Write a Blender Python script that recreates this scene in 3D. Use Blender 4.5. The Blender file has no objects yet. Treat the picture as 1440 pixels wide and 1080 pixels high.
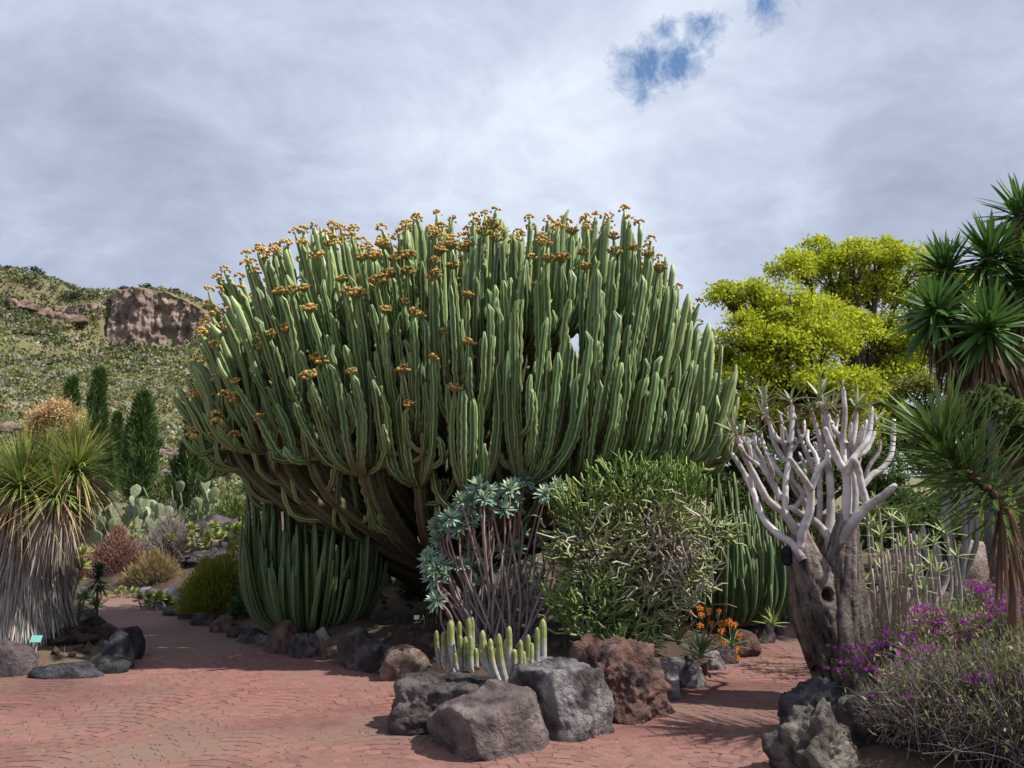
import bpy, bmesh, math, random
import numpy as np
from mathutils import Vector, Matrix

random.seed(7)
rng = np.random.default_rng(11)
SC = bpy.context.scene
COL = SC.collection
PI = math.pi

# ------------------------------------------------------------------ camera
F, HORIZ, EYE = 1080.0, 700.0, 1.6            # focal length and horizon in photo pixels (1440 x 1080)
PITCH = math.atan((HORIZ - 540.0) / F)
cam_d = bpy.data.cameras.new("camera")
cam = bpy.data.objects.new("camera", cam_d)
COL.objects.link(cam)
cam.location = (0, 0, EYE)
cam.rotation_euler = (PI / 2 + PITCH, 0, 0)
cam_d.sensor_width = 36.0
cam_d.lens = 36.0 * F / 1440.0
cam_d.clip_start, cam_d.clip_end = 0.05, 3000
SC.camera = cam
SC.view_settings.view_transform = 'Standard'
SC.view_settings.look = 'None'
SC.view_settings.exposure = 0.5
SC.view_settings.gamma = 1.0
SC.cycles.max_bounces = 6
SC.cycles.transparent_max_bounces = 4
SC.cycles.transmission_bounces = 3
SC.cycles.sample_clamp_indirect = 6.0

cp, sp = math.cos(PITCH), math.sin(PITCH)
def ray(px, py):
    u, v = (px - 720.0) / F, (540.0 - py) / F
    return np.array([u, cp - v * sp, sp + v * cp])
def P(px, py, Y):
    r = ray(px, py)
    return np.array([0, 0, EYE]) + r * (Y / r[1])
def G(px, py, z=0.0):
    r = ray(px, py)
    return np.array([0, 0, EYE]) + r * ((z - EYE) / r[2])

# ------------------------------------------------------------------ sun and sky
SUN_EL, SUN_DIR = math.radians(53), np.array([0.97, -0.22])
az = math.atan2(SUN_DIR[0], SUN_DIR[1])        # clockwise from +Y
to_sun = Vector((math.sin(az) * math.cos(SUN_EL), math.cos(az) * math.cos(SUN_EL), math.sin(SUN_EL)))
sun_d = bpy.data.lights.new("sun", 'SUN')
sun_d.energy, sun_d.angle, sun_d.color = 4.7, math.radians(0.8), (1.0, 0.94, 0.85)
sun = bpy.data.objects.new("sun", sun_d)
COL.objects.link(sun)
sun.rotation_euler = to_sun.to_track_quat('Z', 'Y').to_euler()
sun.location = (12, -6, 20)

class NT:
    """small helper around a node tree"""
    def __init__(s, tree): s.t = tree; tree.nodes.clear()
    def n(s, typ, **kw):
        nd = s.t.nodes.new(typ)
        for k, v in kw.items():
            if k.startswith('i_'):
                key = k[2:]
                nd.inputs[int(key) if key.isdigit() else key.replace('_', ' ')].default_value = v
            else: setattr(nd, k, v)
        return nd
    def l(s, a, b): s.t.links.new(a, b)
    def math(s, op, a, b=None, clamp=False):
        nd = s.n('ShaderNodeMath', operation=op); nd.use_clamp = clamp
        for i, x in enumerate((a, b)):
            if x is None: continue
            if isinstance(x, (int, float)): nd.inputs[i].default_value = x
            else: s.l(x, nd.inputs[i])
        return nd.outputs[0]
    def mix(s, fac, a, b, blend='MIX'):
        nd = s.n('ShaderNodeMix', data_type='RGBA', blend_type=blend)
        for sock, x in ((nd.inputs[0], fac), (nd.inputs[6], a), (nd.inputs[7], b)):
            if isinstance(x, (int, float)): sock.default_value = x
            elif isinstance(x, tuple): sock.default_value = (*x, 1)[:4]
            else: s.l(x, sock)
        return nd.outputs[2]
    def ramp(s, fac, stops):
        nd = s.n('ShaderNodeValToRGB'); cr = nd.color_ramp
        while len(cr.elements) < len(stops): cr.elements.new(0.5)
        for e, (p, c) in zip(cr.elements, stops):
            e.position = p; e.color = (*c, 1) if isinstance(c, tuple) else (c, c, c, 1)
        s.l(fac, nd.inputs[0]); return nd.outputs[0]

world = bpy.data.worlds.new("World"); SC.world = world; world.use_nodes = True
w = NT(world.node_tree)
sky = w.n('ShaderNodeTexSky', sky_type='NISHITA'); sky.sun_disc = False
sky.sun_elevation, sky.sun_rotation = SUN_EL, az
sky.air_density, sky.dust_density = 1.0, 0.6
tc = w.n('ShaderNodeTexCoord')
sep = w.n('ShaderNodeSeparateXYZ'); w.l(tc.outputs['Generated'], sep.inputs[0])
zc = w.math('ADD', w.math('MAXIMUM', sep.outputs[2], 0.0), 0.42)
cx, cy = w.math('DIVIDE', sep.outputs[0], zc), w.math('DIVIDE', sep.outputs[1], zc)
comb = w.n('ShaderNodeCombineXYZ'); w.l(cx, comb.inputs[0]); w.l(cy, comb.inputs[1])
def wnoise(vec, scale, detail, rough, off, dist=0.0):
    mp = w.n('ShaderNodeMapping'); mp.inputs['Location'].default_value = off
    mp.inputs['Rotation'].default_value = (0, 0, 0.5)
    mp.inputs['Scale'].default_value = (1.0, 1.1, 1.0); w.l(vec, mp.inputs[0])
    nz = w.n('ShaderNodeTexNoise'); w.l(mp.outputs[0], nz.inputs['Vector'])
    nz.inputs['Scale'].default_value, nz.inputs['Detail'].default_value = scale, detail
    nz.inputs['Roughness'].default_value, nz.inputs['Distortion'].default_value = rough, dist
    return nz.outputs['Fac']
nA = wnoise(comb.outputs[0], 1.5, 6, 0.55, (3.1, 1.7, 0), 0.3)
nB = wnoise(comb.outputs[0], 4.2, 8, 0.62, (7.3, 0.4, 0), 0.4)
nF = wnoise(tc.outputs['Generated'], 30.0, 8, 0.72, (1, 2, 3), 0.3)
def near(px, py, rad):
    d = ray(px, py); d = d / np.linalg.norm(d)
    v = w.n('ShaderNodeVectorMath', operation='DISTANCE'); w.l(tc.outputs['Generated'], v.inputs[0])
    v.inputs[1].default_value = tuple(d)
    return w.math('SUBTRACT', 1.0, w.math('DIVIDE', v.outputs['Value'], rad), clamp=True)
bright = w.math('ADD', w.math('MULTIPLY', nA, 0.52), w.math('MULTIPLY', nB, 0.48))
bright = w.math('ADD', bright, w.math('MULTIPLY', near(840, 190, 0.36), 0.17))
cloud = w.ramp(bright, [(0.38, (0.275, 0.315, 0.41)), (0.48, (0.345, 0.39, 0.50)), (0.57, (0.43, 0.48, 0.595)), (0.72, (0.60, 0.66, 0.74))])
gap = None
for (px, py, rad, gain) in ((905, 98, 0.085, 1.0), (950, 85, 0.07, 1.0), (990, 38, 0.07, 0.85), (940, 45, 0.06, 0.75), (1080, 2, 0.07, 0.85), (1240, 620, 0.20, 0.95), (1080, 400, 0.1, 0.5)):
    g_ = w.math('MULTIPLY', near(px, py, rad), gain)
    gap = g_ if gap is None else w.math('MAXIMUM', gap, g_)
gap = w.math('MULTIPLY', w.math('SUBTRACT', w.math('ADD', w.math('MULTIPLY', gap, 0.95), w.math('MULTIPLY', nF, 1.0)), 0.98), 3.0, clamp=True)
skyc = w.mix(1.0, sky.outputs[0], (0.085, 0.095, 0.105), 'MULTIPLY')
bg = w.n('ShaderNodeBackground'); bg.inputs[1].default_value = 1.0
w.l(w.mix(gap, cloud, skyc), bg.inputs[0])
wo = w.n('ShaderNodeOutputWorld'); w.l(bg.outputs[0], wo.inputs[0])

# ------------------------------------------------------------------ numpy helpers
def _hash(i, j, k):
    n = (i * 374761393 + j * 668265263 + k * 2147483647) & 0xFFFFFFFF
    n = ((n ^ (n >> 13)) * 1274126177) & 0xFFFFFFFF
    return ((n ^ (n >> 16)) & 0xFFFF) / 32767.5 - 1.0
def vnoise(p):
    p = np.asarray(p, float); i = np.floor(p).astype(np.int64); f = p - i; f = f * f * (3 - 2 * f)
    r = 0
    for a in (0, 1):
        for b in (0, 1):
            for c in (0, 1):
                wgt = (f[:, 0] if a else 1 - f[:, 0]) * (f[:, 1] if b else 1 - f[:, 1]) * (f[:, 2] if c else 1 - f[:, 2])
                r = r + wgt * _hash(i[:, 0] + a, i[:, 1] + b, i[:, 2] + c)
    return r
def fbm(p, oct=4, lac=2.1, gain=0.5):
    s, a, p = 0, 1.0, np.asarray(p, float)
    for o in range(oct):
        s = s + a * vnoise(p + o * 17.3); p = p * lac; a *= gain
    return s
def norm(v):
    v = np.asarray(v, float); return v / np.maximum(np.linalg.norm(v, axis=-1, keepdims=True), 1e-9)
def bez(p0, p1, p2, p3, n):
    t = np.linspace(0, 1, n)[:, None]
    return (1-t)**3*p0 + 3*(1-t)**2*t*p1 + 3*(1-t)*t*t*p2 + t**3*p3
def smooth(pts, n):
    """Catmull-Rom through pts (any width), n samples"""
    p = np.asarray(pts, float); p = np.vstack([2*p[0]-p[1], p, 2*p[-1]-p[-2]]); k = len(p) - 3
    out = []
    for s in np.linspace(0, k - 1e-6, n):
        i = int(s); t = s - i; a, b, c, d = p[i:i+4]
        out.append(0.5*((2*b)+(-a+c)*t+(2*a-5*b+4*c-d)*t*t+(-a+3*b-3*c+d)*t**3))
    return np.array(out)
def jit(col, n, amt=0.12, hue=0.04):
    c = np.tile(np.asarray(col, float), (n, 1))
    return np.clip(c * (1 + rng.uniform(-amt, amt, (n, 1))) * (1 + rng.uniform(-hue, hue, (n, 3))), 0, 1)
def unit(n):
    return norm(rng.normal(size=(n, 3)))

class MB:
    def __init__(s): s.v, s.c, s.q, s.t, s.n = [], [], [], [], 0
    def add(s, v, c, q=None, t=None):
        v = np.asarray(v, float).reshape(-1, 3); c = np.asarray(c, float)
        if c.ndim == 1: c = np.tile(c, (len(v), 1))
        s.v.append(v); s.c.append(c.reshape(-1, 3))
        if q is not None and len(q): s.q.append(np.asarray(q, np.int64).reshape(-1, 4) + s.n)
        if t is not None and len(t): s.t.append(np.asarray(t, np.int64).reshape(-1, 3) + s.n)
        s.n += len(v); return s
    def mesh(s, name, mat, smooth=True, org=(0, 0, 0)):
        me = bpy.data.meshes.new(name)
        v = np.concatenate(s.v) - np.asarray(org, float); c = np.concatenate(s.c)
        q = np.concatenate(s.q) if s.q else np.zeros((0, 4), np.int64)
        t = np.concatenate(s.t) if s.t else np.zeros((0, 3), np.int64)
        me.vertices.add(len(v)); me.vertices.foreach_set('co', v.astype(np.float32).ravel())
        li = np.concatenate([q.ravel(), t.ravel()]).astype(np.int32)
        st = np.concatenate([np.arange(len(q)) * 4, len(q) * 4 + np.arange(len(t)) * 3]).astype(np.int32)
        me.loops.add(len(li)); me.loops.foreach_set('vertex_index', li)
        me.polygons.add(len(st)); me.polygons.foreach_set('loop_start', st)
        me.polygons.foreach_set('use_smooth', np.full(len(st), smooth, bool))
        a = me.attributes.new('Col', 'FLOAT_COLOR', 'POINT')
        a.data.foreach_set('color', np.hstack([c, np.ones((len(c), 1))]).astype(np.float32).ravel())
        me.materials.append(mat); me.update(); me.validate()
        return me
    def build(s, name, mat, parent=None, smooth=True, kind=None, label=None):
        org = ORG.get(parent.name, (0, 0, 0)) if parent else (0, 0, 0)
        return link(name, s.mesh(name, mat, smooth, org), parent, kind, label)

ORG = {}
def link(name, data, parent=None, kind=None, label=None):
    o = bpy.data.objects.new(name, data); COL.objects.link(o)
    if parent is not None:
        o.parent = parent; ORG[o.name] = ORG.get(parent.name, (0, 0, 0))
    if kind: o['kind'] = kind
    if label: o['label'] = label
    return o
def tag(o, label, cat, group=None):
    o['label'] = label; o['category'] = cat
    if group: o['group'] = group
    return o
def thing(name, label, cat, loc=(0, 0, 0), group=None):
    o = link(name, None); o.location = tuple(loc); ORG[o.name] = tuple(float(x) for x in loc)
    o.empty_display_size = 0.2
    return tag(o, label, cat, group)
def place(name, me, parent, pos, X, Z, scale=1.0, kind=None):
    """a copy of a shared mesh: its own x axis along X, z roughly along Z"""
    o = link(name, me, parent, kind)
    X = Vector(norm(X)); Z = Vector(Z); Y = Z.cross(X)
    if Y.length < 1e-4: Y = Vector((0, 1, 0.01)).cross(X)
    Y.normalize(); Z = X.cross(Y)
    s = scale if hasattr(scale, '__len__') else (scale,) * 3
    M = Matrix((X * s[0], Y * s[1], Z * s[2])).transposed().to_4x4()
    M.translation = Vector(pos) - Vector(ORG.get(parent.name, (0, 0, 0)) if parent else (0, 0, 0))
    o.matrix_basis = M
    return o

def tube(mb, pts, rad, sides=8, prof=None, col=(0.3, 0.3, 0.3), cap=True, twist=0.0):
    pts = np.asarray(pts, float); K = len(pts); rad = np.broadcast_to(np.asarray(rad, float), (K,))
    T = norm(np.gradient(pts, axis=0))
    ref = np.array([0, 0, 1.0]) if abs(T[0][2]) < 0.9 else np.array([1.0, 0.2, 0])
    N = np.zeros((K, 3)); a = ref - T[0] * (ref @ T[0]); N[0] = a / np.linalg.norm(a)
    for i in range(1, K):
        a = N[i-1] - T[i] * (N[i-1] @ T[i]); N[i] = a / max(np.linalg.norm(a), 1e-9)
    B = np.cross(T, N)
    th = np.linspace(0, 2*PI, sides, endpoint=False) + twist
    pr = np.ones((K, sides)) if prof is None else np.broadcast_to(prof, (K, sides))
    r = rad[:, None] * pr
    v = pts[:, None] + N[:, None] * (np.cos(th) * r)[..., None] + B[:, None] * (np.sin(th) * r)[..., None]
    c = np.asarray(col, float)
    if c.ndim == 1: c = np.broadcast_to(c, (K, sides, 3))
    elif c.ndim == 2: c = np.broadcast_to(c[:, None], (K, sides, 3))
    i = np.arange(K - 1)[:, None] * sides; j = np.arange(sides)[None]; j2 = (j + 1) % sides
    q = np.stack([i + j, i + j2, i + sides + j2, i + sides + j], -1).reshape(-1, 4)
    v = v.reshape(-1, 3); c = c.reshape(-1, 3); t = None
    if cap:
        v = np.vstack([v, pts[-1] + T[-1] * rad[-1] * 0.35]); c = np.vstack([c, c[-1]])
        b = (K - 1) * sides; t = [(b + k, b + (k + 1) % sides, len(v) - 1) for k in range(sides)]
    mb.add(v, c, q, t)

def strips(mb, base, d, L, W, droop, segs=4, cb=(0.1, 0.2, 0.05), ct=None, up=None, fold=0.0, wprof=None, side=None):
    """N leaf blades at once; droop bends them downwards, fold gives a V section"""
    base = np.asarray(base, float); N = len(base); d = norm(d)
    L, W, droop = (np.broadcast_to(np.asarray(x, float), (N,)) for x in (L, W, droop))
    t = np.linspace(0, 1, segs + 1)
    if side is None:
        z = np.array([0, 0, 1.0]) if up is None else np.asarray(up, float)
        s = np.cross(d, np.broadcast_to(z, (N, 3))); s = s + 1e-3 * rng.normal(size=(N, 3)); s = norm(s)
    else: s = norm(side)
    p = base[:, None] + d[:, None] * (t[None, :, None] * L[:, None, None])
    p[..., 2] -= (droop * L)[:, None] * t[None] ** 2
    nrm = np.cross(s, d)
    wp = np.interp(t, [0, .12, .45, .8, 1], [.55, .85, 1, .62, .04]) if wprof is None else np.interp(t, wprof[0], wprof[1])
    hw = W[:, None] * wp[None] * 0.5
    lft, rgt = p + s[:, None] * hw[..., None], p - s[:, None] * hw[..., None]
    cb = np.asarray(cb, float); ct = cb if ct is None else np.asarray(ct, float)
    cb = np.broadcast_to(cb, (N, 3)); ct = np.broadcast_to(ct, (N, 3))
    c = cb[:, None] * (1 - t[None, :, None]) + ct[:, None] * t[None, :, None]
    k = segs + 1
    if fold:
        mid = p - nrm[:, None] * (hw * fold)[..., None]
        v = np.stack([lft, mid, rgt], 2).reshape(-1, 3); c = np.repeat(c[:, :, None], 3, 2).reshape(-1, 3)
        o = (np.arange(N)[:, None] * k + np.arange(segs)[None])[..., None] * 3
        q = np.concatenate([o + np.array([0, 1, 4, 3]), o + np.array([1, 2, 5, 4])]).reshape(-1, 4)
    else:
        v = np.stack([lft, rgt], 2).reshape(-1, 3); c = np.repeat(c[:, :, None], 2, 2).reshape(-1, 3)
        o = (np.arange(N)[:, None] * k + np.arange(segs)[None])[..., None] * 2
        q = (o + np.array([0, 1, 3, 2])).reshape(-1, 4)
    mb.add(v, c, q)

def twigs(mb, base, tip, r0, r1, bend=0.0, segs=3, col=(0.2, 0.17, 0.14), ct=None):
    """N thin three-sided stems at once"""
    base, tip = np.asarray(base, float), np.asarray(tip, float); N = len(base); k = segs + 1
    t = np.linspace(0, 1, k); d = tip - base; L = np.linalg.norm(d, axis=1)
    s = norm(np.cross(d, rng.normal(size=(N, 3)))); b = norm(np.cross(d, s))
    p = base[:, None] + d[:, None] * t[None, :, None] + (s * (L * bend * rng.normal(size=N))[:, None])[:, None] * (np.sin(PI * t))[None, :, None]
    p[:, 1:-1] += rng.normal(size=(N, k - 2, 3)) * (L * bend * 0.25)[:, None, None]
    r = np.broadcast_to(np.asarray(r0, float), (N,))[:, None] * (1 - t) + np.broadcast_to(np.asarray(r1, float), (N,))[:, None] * t
    th = np.array([0, 2*PI/3, 4*PI/3])
    v = p[:, :, None] + r[:, :, None, None] * (s[:, None, None] * np.cos(th)[None, None, :, None] + b[:, None, None] * np.sin(th)[None, None, :, None])
    col = np.broadcast_to(np.asarray(col, float), (N, 3)); ct = col if ct is None else np.broadcast_to(np.asarray(ct, float), (N, 3))
    c = col[:, None] * (1 - t)[None, :, None] + ct[:, None] * t[None, :, None]
    c = np.repeat(c[:, :, None], 3, 2).reshape(-1, 3)
    o = (np.arange(N)[:, None] * k + np.arange(segs)[None]) * 3
    q = np.concatenate([np.stack([o + a, o + (a + 1) % 3, o + 3 + (a + 1) % 3, o + 3 + a], -1).reshape(-1, 4) for a in range(3)])
    mb.add(v.reshape(-1, 3), c, q)

def cards(mb, pts, L, W, col, d=None, dj=0.6):
    """N diamond leaves"""
    pts = np.asarray(pts, float); N = len(pts)
    d = unit(N) if d is None else norm(np.asarray(d, float) + dj * rng.normal(size=(N, 3)))
    s = norm(np.cross(d, rng.normal(size=(N, 3)))); nr = np.cross(s, d)
    L = np.broadcast_to(np.asarray(L, float), (N,))[:, None]; W = np.broadcast_to(np.asarray(W, float), (N,))[:, None]
    v = np.stack([pts, pts + d*L*.5 + s*W*.5 + nr*W*.15, pts + d*L, pts + d*L*.5 - s*W*.5 + nr*W*.15], 1).reshape(-1, 3)
    c = np.repeat(np.broadcast_to(np.asarray(col, float), (N, 3)), 4, 0)
    mb.add(v, c, np.arange(4*N).reshape(-1, 4))

_ico = {}
def ico(sub):
    if sub not in _ico:
        bm = bmesh.new(); bmesh.ops.create_icosphere(bm, subdivisions=sub, radius=1.0)
        _ico[sub] = (np.array([v.co[:] for v in bm.verts]), np.array([[v.index for v in f.verts] for f in bm.faces])); bm.free()
    return _ico[sub]
def rock(size, seed, sub=4, rough=0.12, cuts=9, cols=((0.12, 0.10, 0.095), (0.2, 0.17, 0.16), (0.07, 0.06, 0.06)), hmin=0.55, floor=-0.35, fine=1.0, boxy=0):
    """verts, faces, colours of an angular boulder about the origin; size = half extents"""
    r_ = np.random.default_rng(seed); d, f = ico(sub)
    n = norm(r_.normal(size=(cuts, 3))); h = r_.uniform(hmin, 0.95, cuts)
    if boxy:
        ax = np.array([(1, 0, 0), (-1, 0, 0), (0, 1, 0), (0, -1, 0), (0, 0, 1.0), (.7, -.7, .2)]) + r_.normal(size=(6, 3)) * .16
        n = np.vstack([n, norm(ax)]); h = np.append(h, r_.uniform(boxy - .06, boxy + .06, 6)); size = np.asarray(size) / (boxy + .05)
    dn = d @ n.T
    lim = np.where(dn > 0.05, h[None] / np.maximum(dn, 0.05), 9.0)
    k = 55.0
    lim = np.hstack([lim, np.ones((len(d), 1))])
    r = -np.log(np.sum(np.exp(-k * lim), 1)) / k
    v = d * r[:, None]
    nz = fbm(v * 2.2 + seed * 3.1, 5, 2.2, 0.55)
    ridge = 1 - np.abs(fbm(v * 3.7 + seed * 1.7 + 40, 3))
    v = v + d * (rough * (0.6 * nz + 0.35 * ridge - 0.2) * fine)[:, None]
    if sub >= 5: v = v + d * (0.016 * fbm(v * 9 + seed, 4, 2.2, .6))[:, None] * (rough / .14)
    v = v * np.asarray(size)
    v[:, 2] = np.maximum(v[:, 2], floor * size[2])
    m1 = np.clip(fbm(v / max(size) * 2.5 + seed, 4) * 0.9 + 0.5, 0, 1)[:, None]
    m2 = np.clip(fbm(v / max(size) * 5 + seed + 50, 4) * 1.6 - 0.1, 0, 1)[:, None]
    c = np.asarray(cols[0]) * (1 - m1) + np.asarray(cols[1]) * m1
    c = c * (1 - m2) + np.asarray(cols[2]) * m2
    return v, f, c

# ------------------------------------------------------------------ materials
def mat(name, rough=0.6, nscale=6.0, namt=0.35, bump=0.3, bscale=None, bdist=0.01, trans=0.0, orand=0.0, spec=0.3, ndetail=4.0, tint=None, tscale=2.0, voro=0.0):
    m = bpy.data.materials.new(name); m.use_nodes = True; t = NT(m.node_tree)
    at = t.n('ShaderNodeAttribute', attribute_name='Col')
    tc = t.n('ShaderNodeTexCoord')
    nz = t.n('ShaderNodeTexNoise'); t.l(tc.outputs['Object'], nz.inputs['Vector'])
    nz.inputs['Scale'].default_value = nscale; nz.inputs['Detail'].default_value = ndetail; nz.inputs['Roughness'].default_value = 0.62
    val = t.math('ADD', t.math('MULTIPLY', t.math('SUBTRACT', nz.outputs['Fac'], 0.5), namt * 2), 1.0)
    if orand:
        oi = t.n('ShaderNodeObjectInfo')
        val = t.math('MULTIPLY', val, t.math('ADD', t.math('MULTIPLY', t.math('SUBTRACT', oi.outputs['Random'], 0.5), orand * 2), 1.0))
    cc = t.n('ShaderNodeCombineXYZ')
    for i in range(3): t.l(val, cc.inputs[i])
    base = t.mix(1.0, at.outputs['Color'], cc.outputs[0], 'MULTIPLY')
    if tint:
        n2 = t.n('ShaderNodeTexNoise'); t.l(tc.outputs['Object'], n2.inputs['Vector'])
        n2.inputs['Scale'].default_value = tscale; n2.inputs['Detail'].default_value = 5; n2.inputs['Roughness'].default_value = 0.6
        base = t.mix(t.ramp(n2.outputs['Fac'], [(0.44, 0.0), (0.64, 0.85)]), base, tint)
    bs = t.n('ShaderNodeBsdfPrincipled'); bs.inputs['Roughness'].default_value = rough
    bs.inputs['Specular IOR Level'].default_value = spec
    t.l(base, bs.inputs['Base Color'])
    if bump:
        bn = t.n('ShaderNodeTexNoise'); t.l(tc.outputs['Object'], bn.inputs['Vector'])
        bn.inputs['Scale'].default_value = bscale or nscale * 3; bn.inputs['Detail'].default_value = 6; bn.inputs['Roughness'].default_value = 0.65
        h = bn.outputs['Fac']
        if voro:
            vo = t.n('ShaderNodeTexVoronoi', feature='DISTANCE_TO_EDGE'); vo.inputs['Scale'].default_value = voro
            mp = t.n('ShaderNodeMix', data_type='VECTOR'); mp.inputs[0].default_value = 0.12
            t.l(tc.outputs['Object'], mp.inputs[4]); t.l(bn.outputs['Color'], mp.inputs[5]); t.l(mp.outputs[1], vo.inputs['Vector'])
            h = t.math('ADD', h, t.math('MULTIPLY', t.math('MINIMUM', vo.outputs['Distance'], 0.10), 2.2))
        bp = t.n('ShaderNodeBump'); bp.inputs['Strength'].default_value = bump; bp.inputs['Distance'].default_value = bdist
        t.l(h, bp.inputs['Height']); t.l(bp.outputs[0], bs.inputs['Normal'])
    out = t.n('ShaderNodeOutputMaterial')
    if trans:
        tr = t.n('ShaderNodeBsdfTranslucent'); t.l(base, tr.inputs['Color'])
        mx = t.n('ShaderNodeMixShader'); mx.inputs[0].default_value = trans
        t.l(bs.outputs[0], mx.inputs[1]); t.l(tr.outputs[0], mx.inputs[2]); t.l(mx.outputs[0], out.inputs[0])
    else: t.l(bs.outputs[0], out.inputs[0])
    return m

M = dict(
    stem=mat('stem_skin', 0.5, 9, 0.22, 0.25, 40, 0.004, orand=0.22, spec=0.35),
    bark=mat('bark', 0.9, 7, 0.45, 0.8, 22, 0.03, spec=0.1),
    quiver=mat('quiver_bark', 0.75, 9, 0.22, 0.35, 30, 0.01, spec=0.2),
    trunk=mat('flaky_bark', 0.85, 9, 0.6, 1.0, 24, 0.035, spec=0.15, voro=6.0, ndetail=7),
    leaf=mat('leaf', 0.5, 8, 0.2, 0, trans=0.25, orand=0.15, spec=0.3),
    tree=mat('tree_leaf', 0.6, 0.8, 0.25, 0, trans=0.5, spec=0.2),
    needle=mat('needle', 0.7, 3, 0.3, 0, trans=0.15, spec=0.15),
    succ=mat('succulent', 0.45, 9, 0.2, 0, trans=0.1, orand=0.12, spec=0.35),
    dry=mat('dry_leaf', 0.85, 10, 0.25, 0, trans=0.1, spec=0.1),
    twig=mat('twig', 0.85, 12, 0.3, 0, spec=0.1),
    petal=mat('petal', 0.6, 12, 0.2, 0, trans=0.25, spec=0.1, orand=0.15),
    rock=mat('rock', 0.88, 6, 0.7, 1.0, 26, 0.06, spec=0.2, ndetail=8),
    soil=mat('soil', 0.95, 3.5, 0.5, 1.0, 30, 0.03, spec=0.1, ndetail=9),
    paver=mat('paver', 0.85, 16, 0.22, 0.5, 90, 0.004, orand=0.16, spec=0.2, ndetail=7, tint=(0.185, 0.125, 0.10), tscale=0.7),
    hill=mat('hillside', 0.95, 0.12, 0.5, 0.6, 0.6, 0.6, spec=0.05, ndetail=9),
    cliff=mat('cliff', 0.95, 0.25, 0.5, 1.0, 1.2, 0.5, spec=0.05, ndetail=8),
    plate=mat('sign_plate', 0.4, 4, 0.05, 0, spec=0.4),
)

def rdir(n, el0, el1):
    a = rng.uniform(0, 2*PI, n); e = np.radians(rng.uniform(el0, el1, n))
    return np.stack([np.cos(a)*np.cos(e), np.sin(a)*np.cos(e), np.sin(e)], 1)

# ================================================================== SETTING
def gpoly(pts): return np.array([G(*p)[:2] for p in pts])
BED_A = np.vstack([gpoly([(192, 834), (240, 860), (300, 887), (390, 915), (470, 936), (548, 956), (578, 1012), (645, 1050), (700, 1058),
                          (755, 1046), (830, 1030), (900, 996), (972, 963), (1010, 932), (1078, 902), (1104, 876)]), [[4.2, 16], [-7, 16]]])
BED_B = gpoly([(-400, 950), (0, 953), (60, 950), (150, 942), (184, 922), (180, 905), (150, 882), (140, 862), (136, 838), (-500, 838)])
BED_C = np.vstack([gpoly([(1112, 1140), (1120, 1010), (1152, 990), (1160, 950), (1138, 905), (1122, 872)]), [[5.2, 16], [16, 16], [16, 3.8]]])
BED_D = np.array([[-16, 12.9], [16, 12.9], [16, 40], [-16, 40]])
def sdist(pts, poly):
    """signed distance, positive inside"""
    x, y = pts[:, 0], pts[:, 1]; ins = np.zeros(len(pts), bool); d = np.full(len(pts), 1e9)
    for a, b in zip(poly, np.roll(poly, -1, 0)):
        e = b - a; t = np.clip(((pts - a) @ e) / (e @ e), 0, 1)
        d = np.minimum(d, np.linalg.norm(pts - a - t[:, None] * e, axis=1))
        c = ((a[1] > y) != (b[1] > y)) & (x < (b[0]-a[0]) * (y-a[1]) / (b[1]-a[1] + 1e-12) + a[0]); ins ^= c
    return np.where(ins, d, -d)
def sst(x, a, b):
    t = np.clip((x - a) / (b - a), 0, 1); return t * t * (3 - 2 * t)
RPX = [-900, -300, -100, 0, 55, 110, 160, 200, 250, 285, 330, 420, 600, 800, 1100, 1600, 2400]
RPY = [330, 345, 362, 375, 384, 406, 411, 409, 413, 430, 455, 505, 570, 640, 672, 676, 676]
RX = np.array([P(a, b, 228)[0] for a, b in zip(RPX, RPY)]); RH = np.array([P(a, b, 228)[2] for a, b in zip(RPX, RPY)])
CLX0, CLX1 = P(163, 440, 222)[0], P(287, 440, 222)[0]
def hillz(x, y):
    H = np.interp(x, RX, RH) - 1.0
    t = np.clip((y - 42) / 186.0, 0, 1)
    z = H * t ** 1.35
    cm = sst(x, CLX0 - 5, CLX0 + 2) * (1 - sst(x, CLX1, CLX1 + 8))
    cm2 = sst(x, CLX0 - 48, CLX0 - 36) * (1 - sst(x, CLX0 - 8, CLX0)) * 0.45
    z = z - (cm + cm2) * 14.0 * sst(y, 120, 212) * (1 - sst(y, 222, 226))
    z = z - np.clip(y - 236, 0, 400) * 0.12
    n = fbm(np.stack([x * 0.035, y * 0.035, x * 0], 1), 5)
    return z + n * 2.6 * t * (1 - 0.5 * sst(y, 215, 228))
def ground_z(x, y):
    p = np.stack([np.atleast_1d(np.asarray(x, float)), np.atleast_1d(np.asarray(y, float))], 1)
    z = np.full(len(p), -0.035)
    for poly, h, wd in ((BED_A, 0.26, 0.7), (BED_B, 0.12, 0.5), (BED_C, 0.18, 0.8), (BED_D, 0.22, 1.0)):
        s = sdist(p, poly); z = np.maximum(z, np.where(s > -0.1, -0.035 + (h + 0.035) * sst(s, -0.1, wd), -0.035))
    z = z + np.clip(p[:, 1] - 13, 0, 29) * 0.028 * np.clip(1 - p[:, 0] / 40, 0.2, 1.4)
    bed = sst(z, 0.05, 0.2)
    z = z + bed * 0.05 * fbm(np.hstack([p * 1.6, p[:, :1] * 0]), 4)
    far = p[:, 1] > 41
    if far.any(): z[far] += hillz(p[far, 0], p[far, 1])
    return z
def gz(x, y): return float(ground_z(x, y)[0])
def S(px, Y, dz=0.0):
    """point standing on the soil at distance Y in the direction of column px"""
    x = (px - 720.0) / F * (cp * Y + sp * (0 - EYE)) * 1.0
    return np.array([x, Y, gz(x, Y) + dz])

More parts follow.
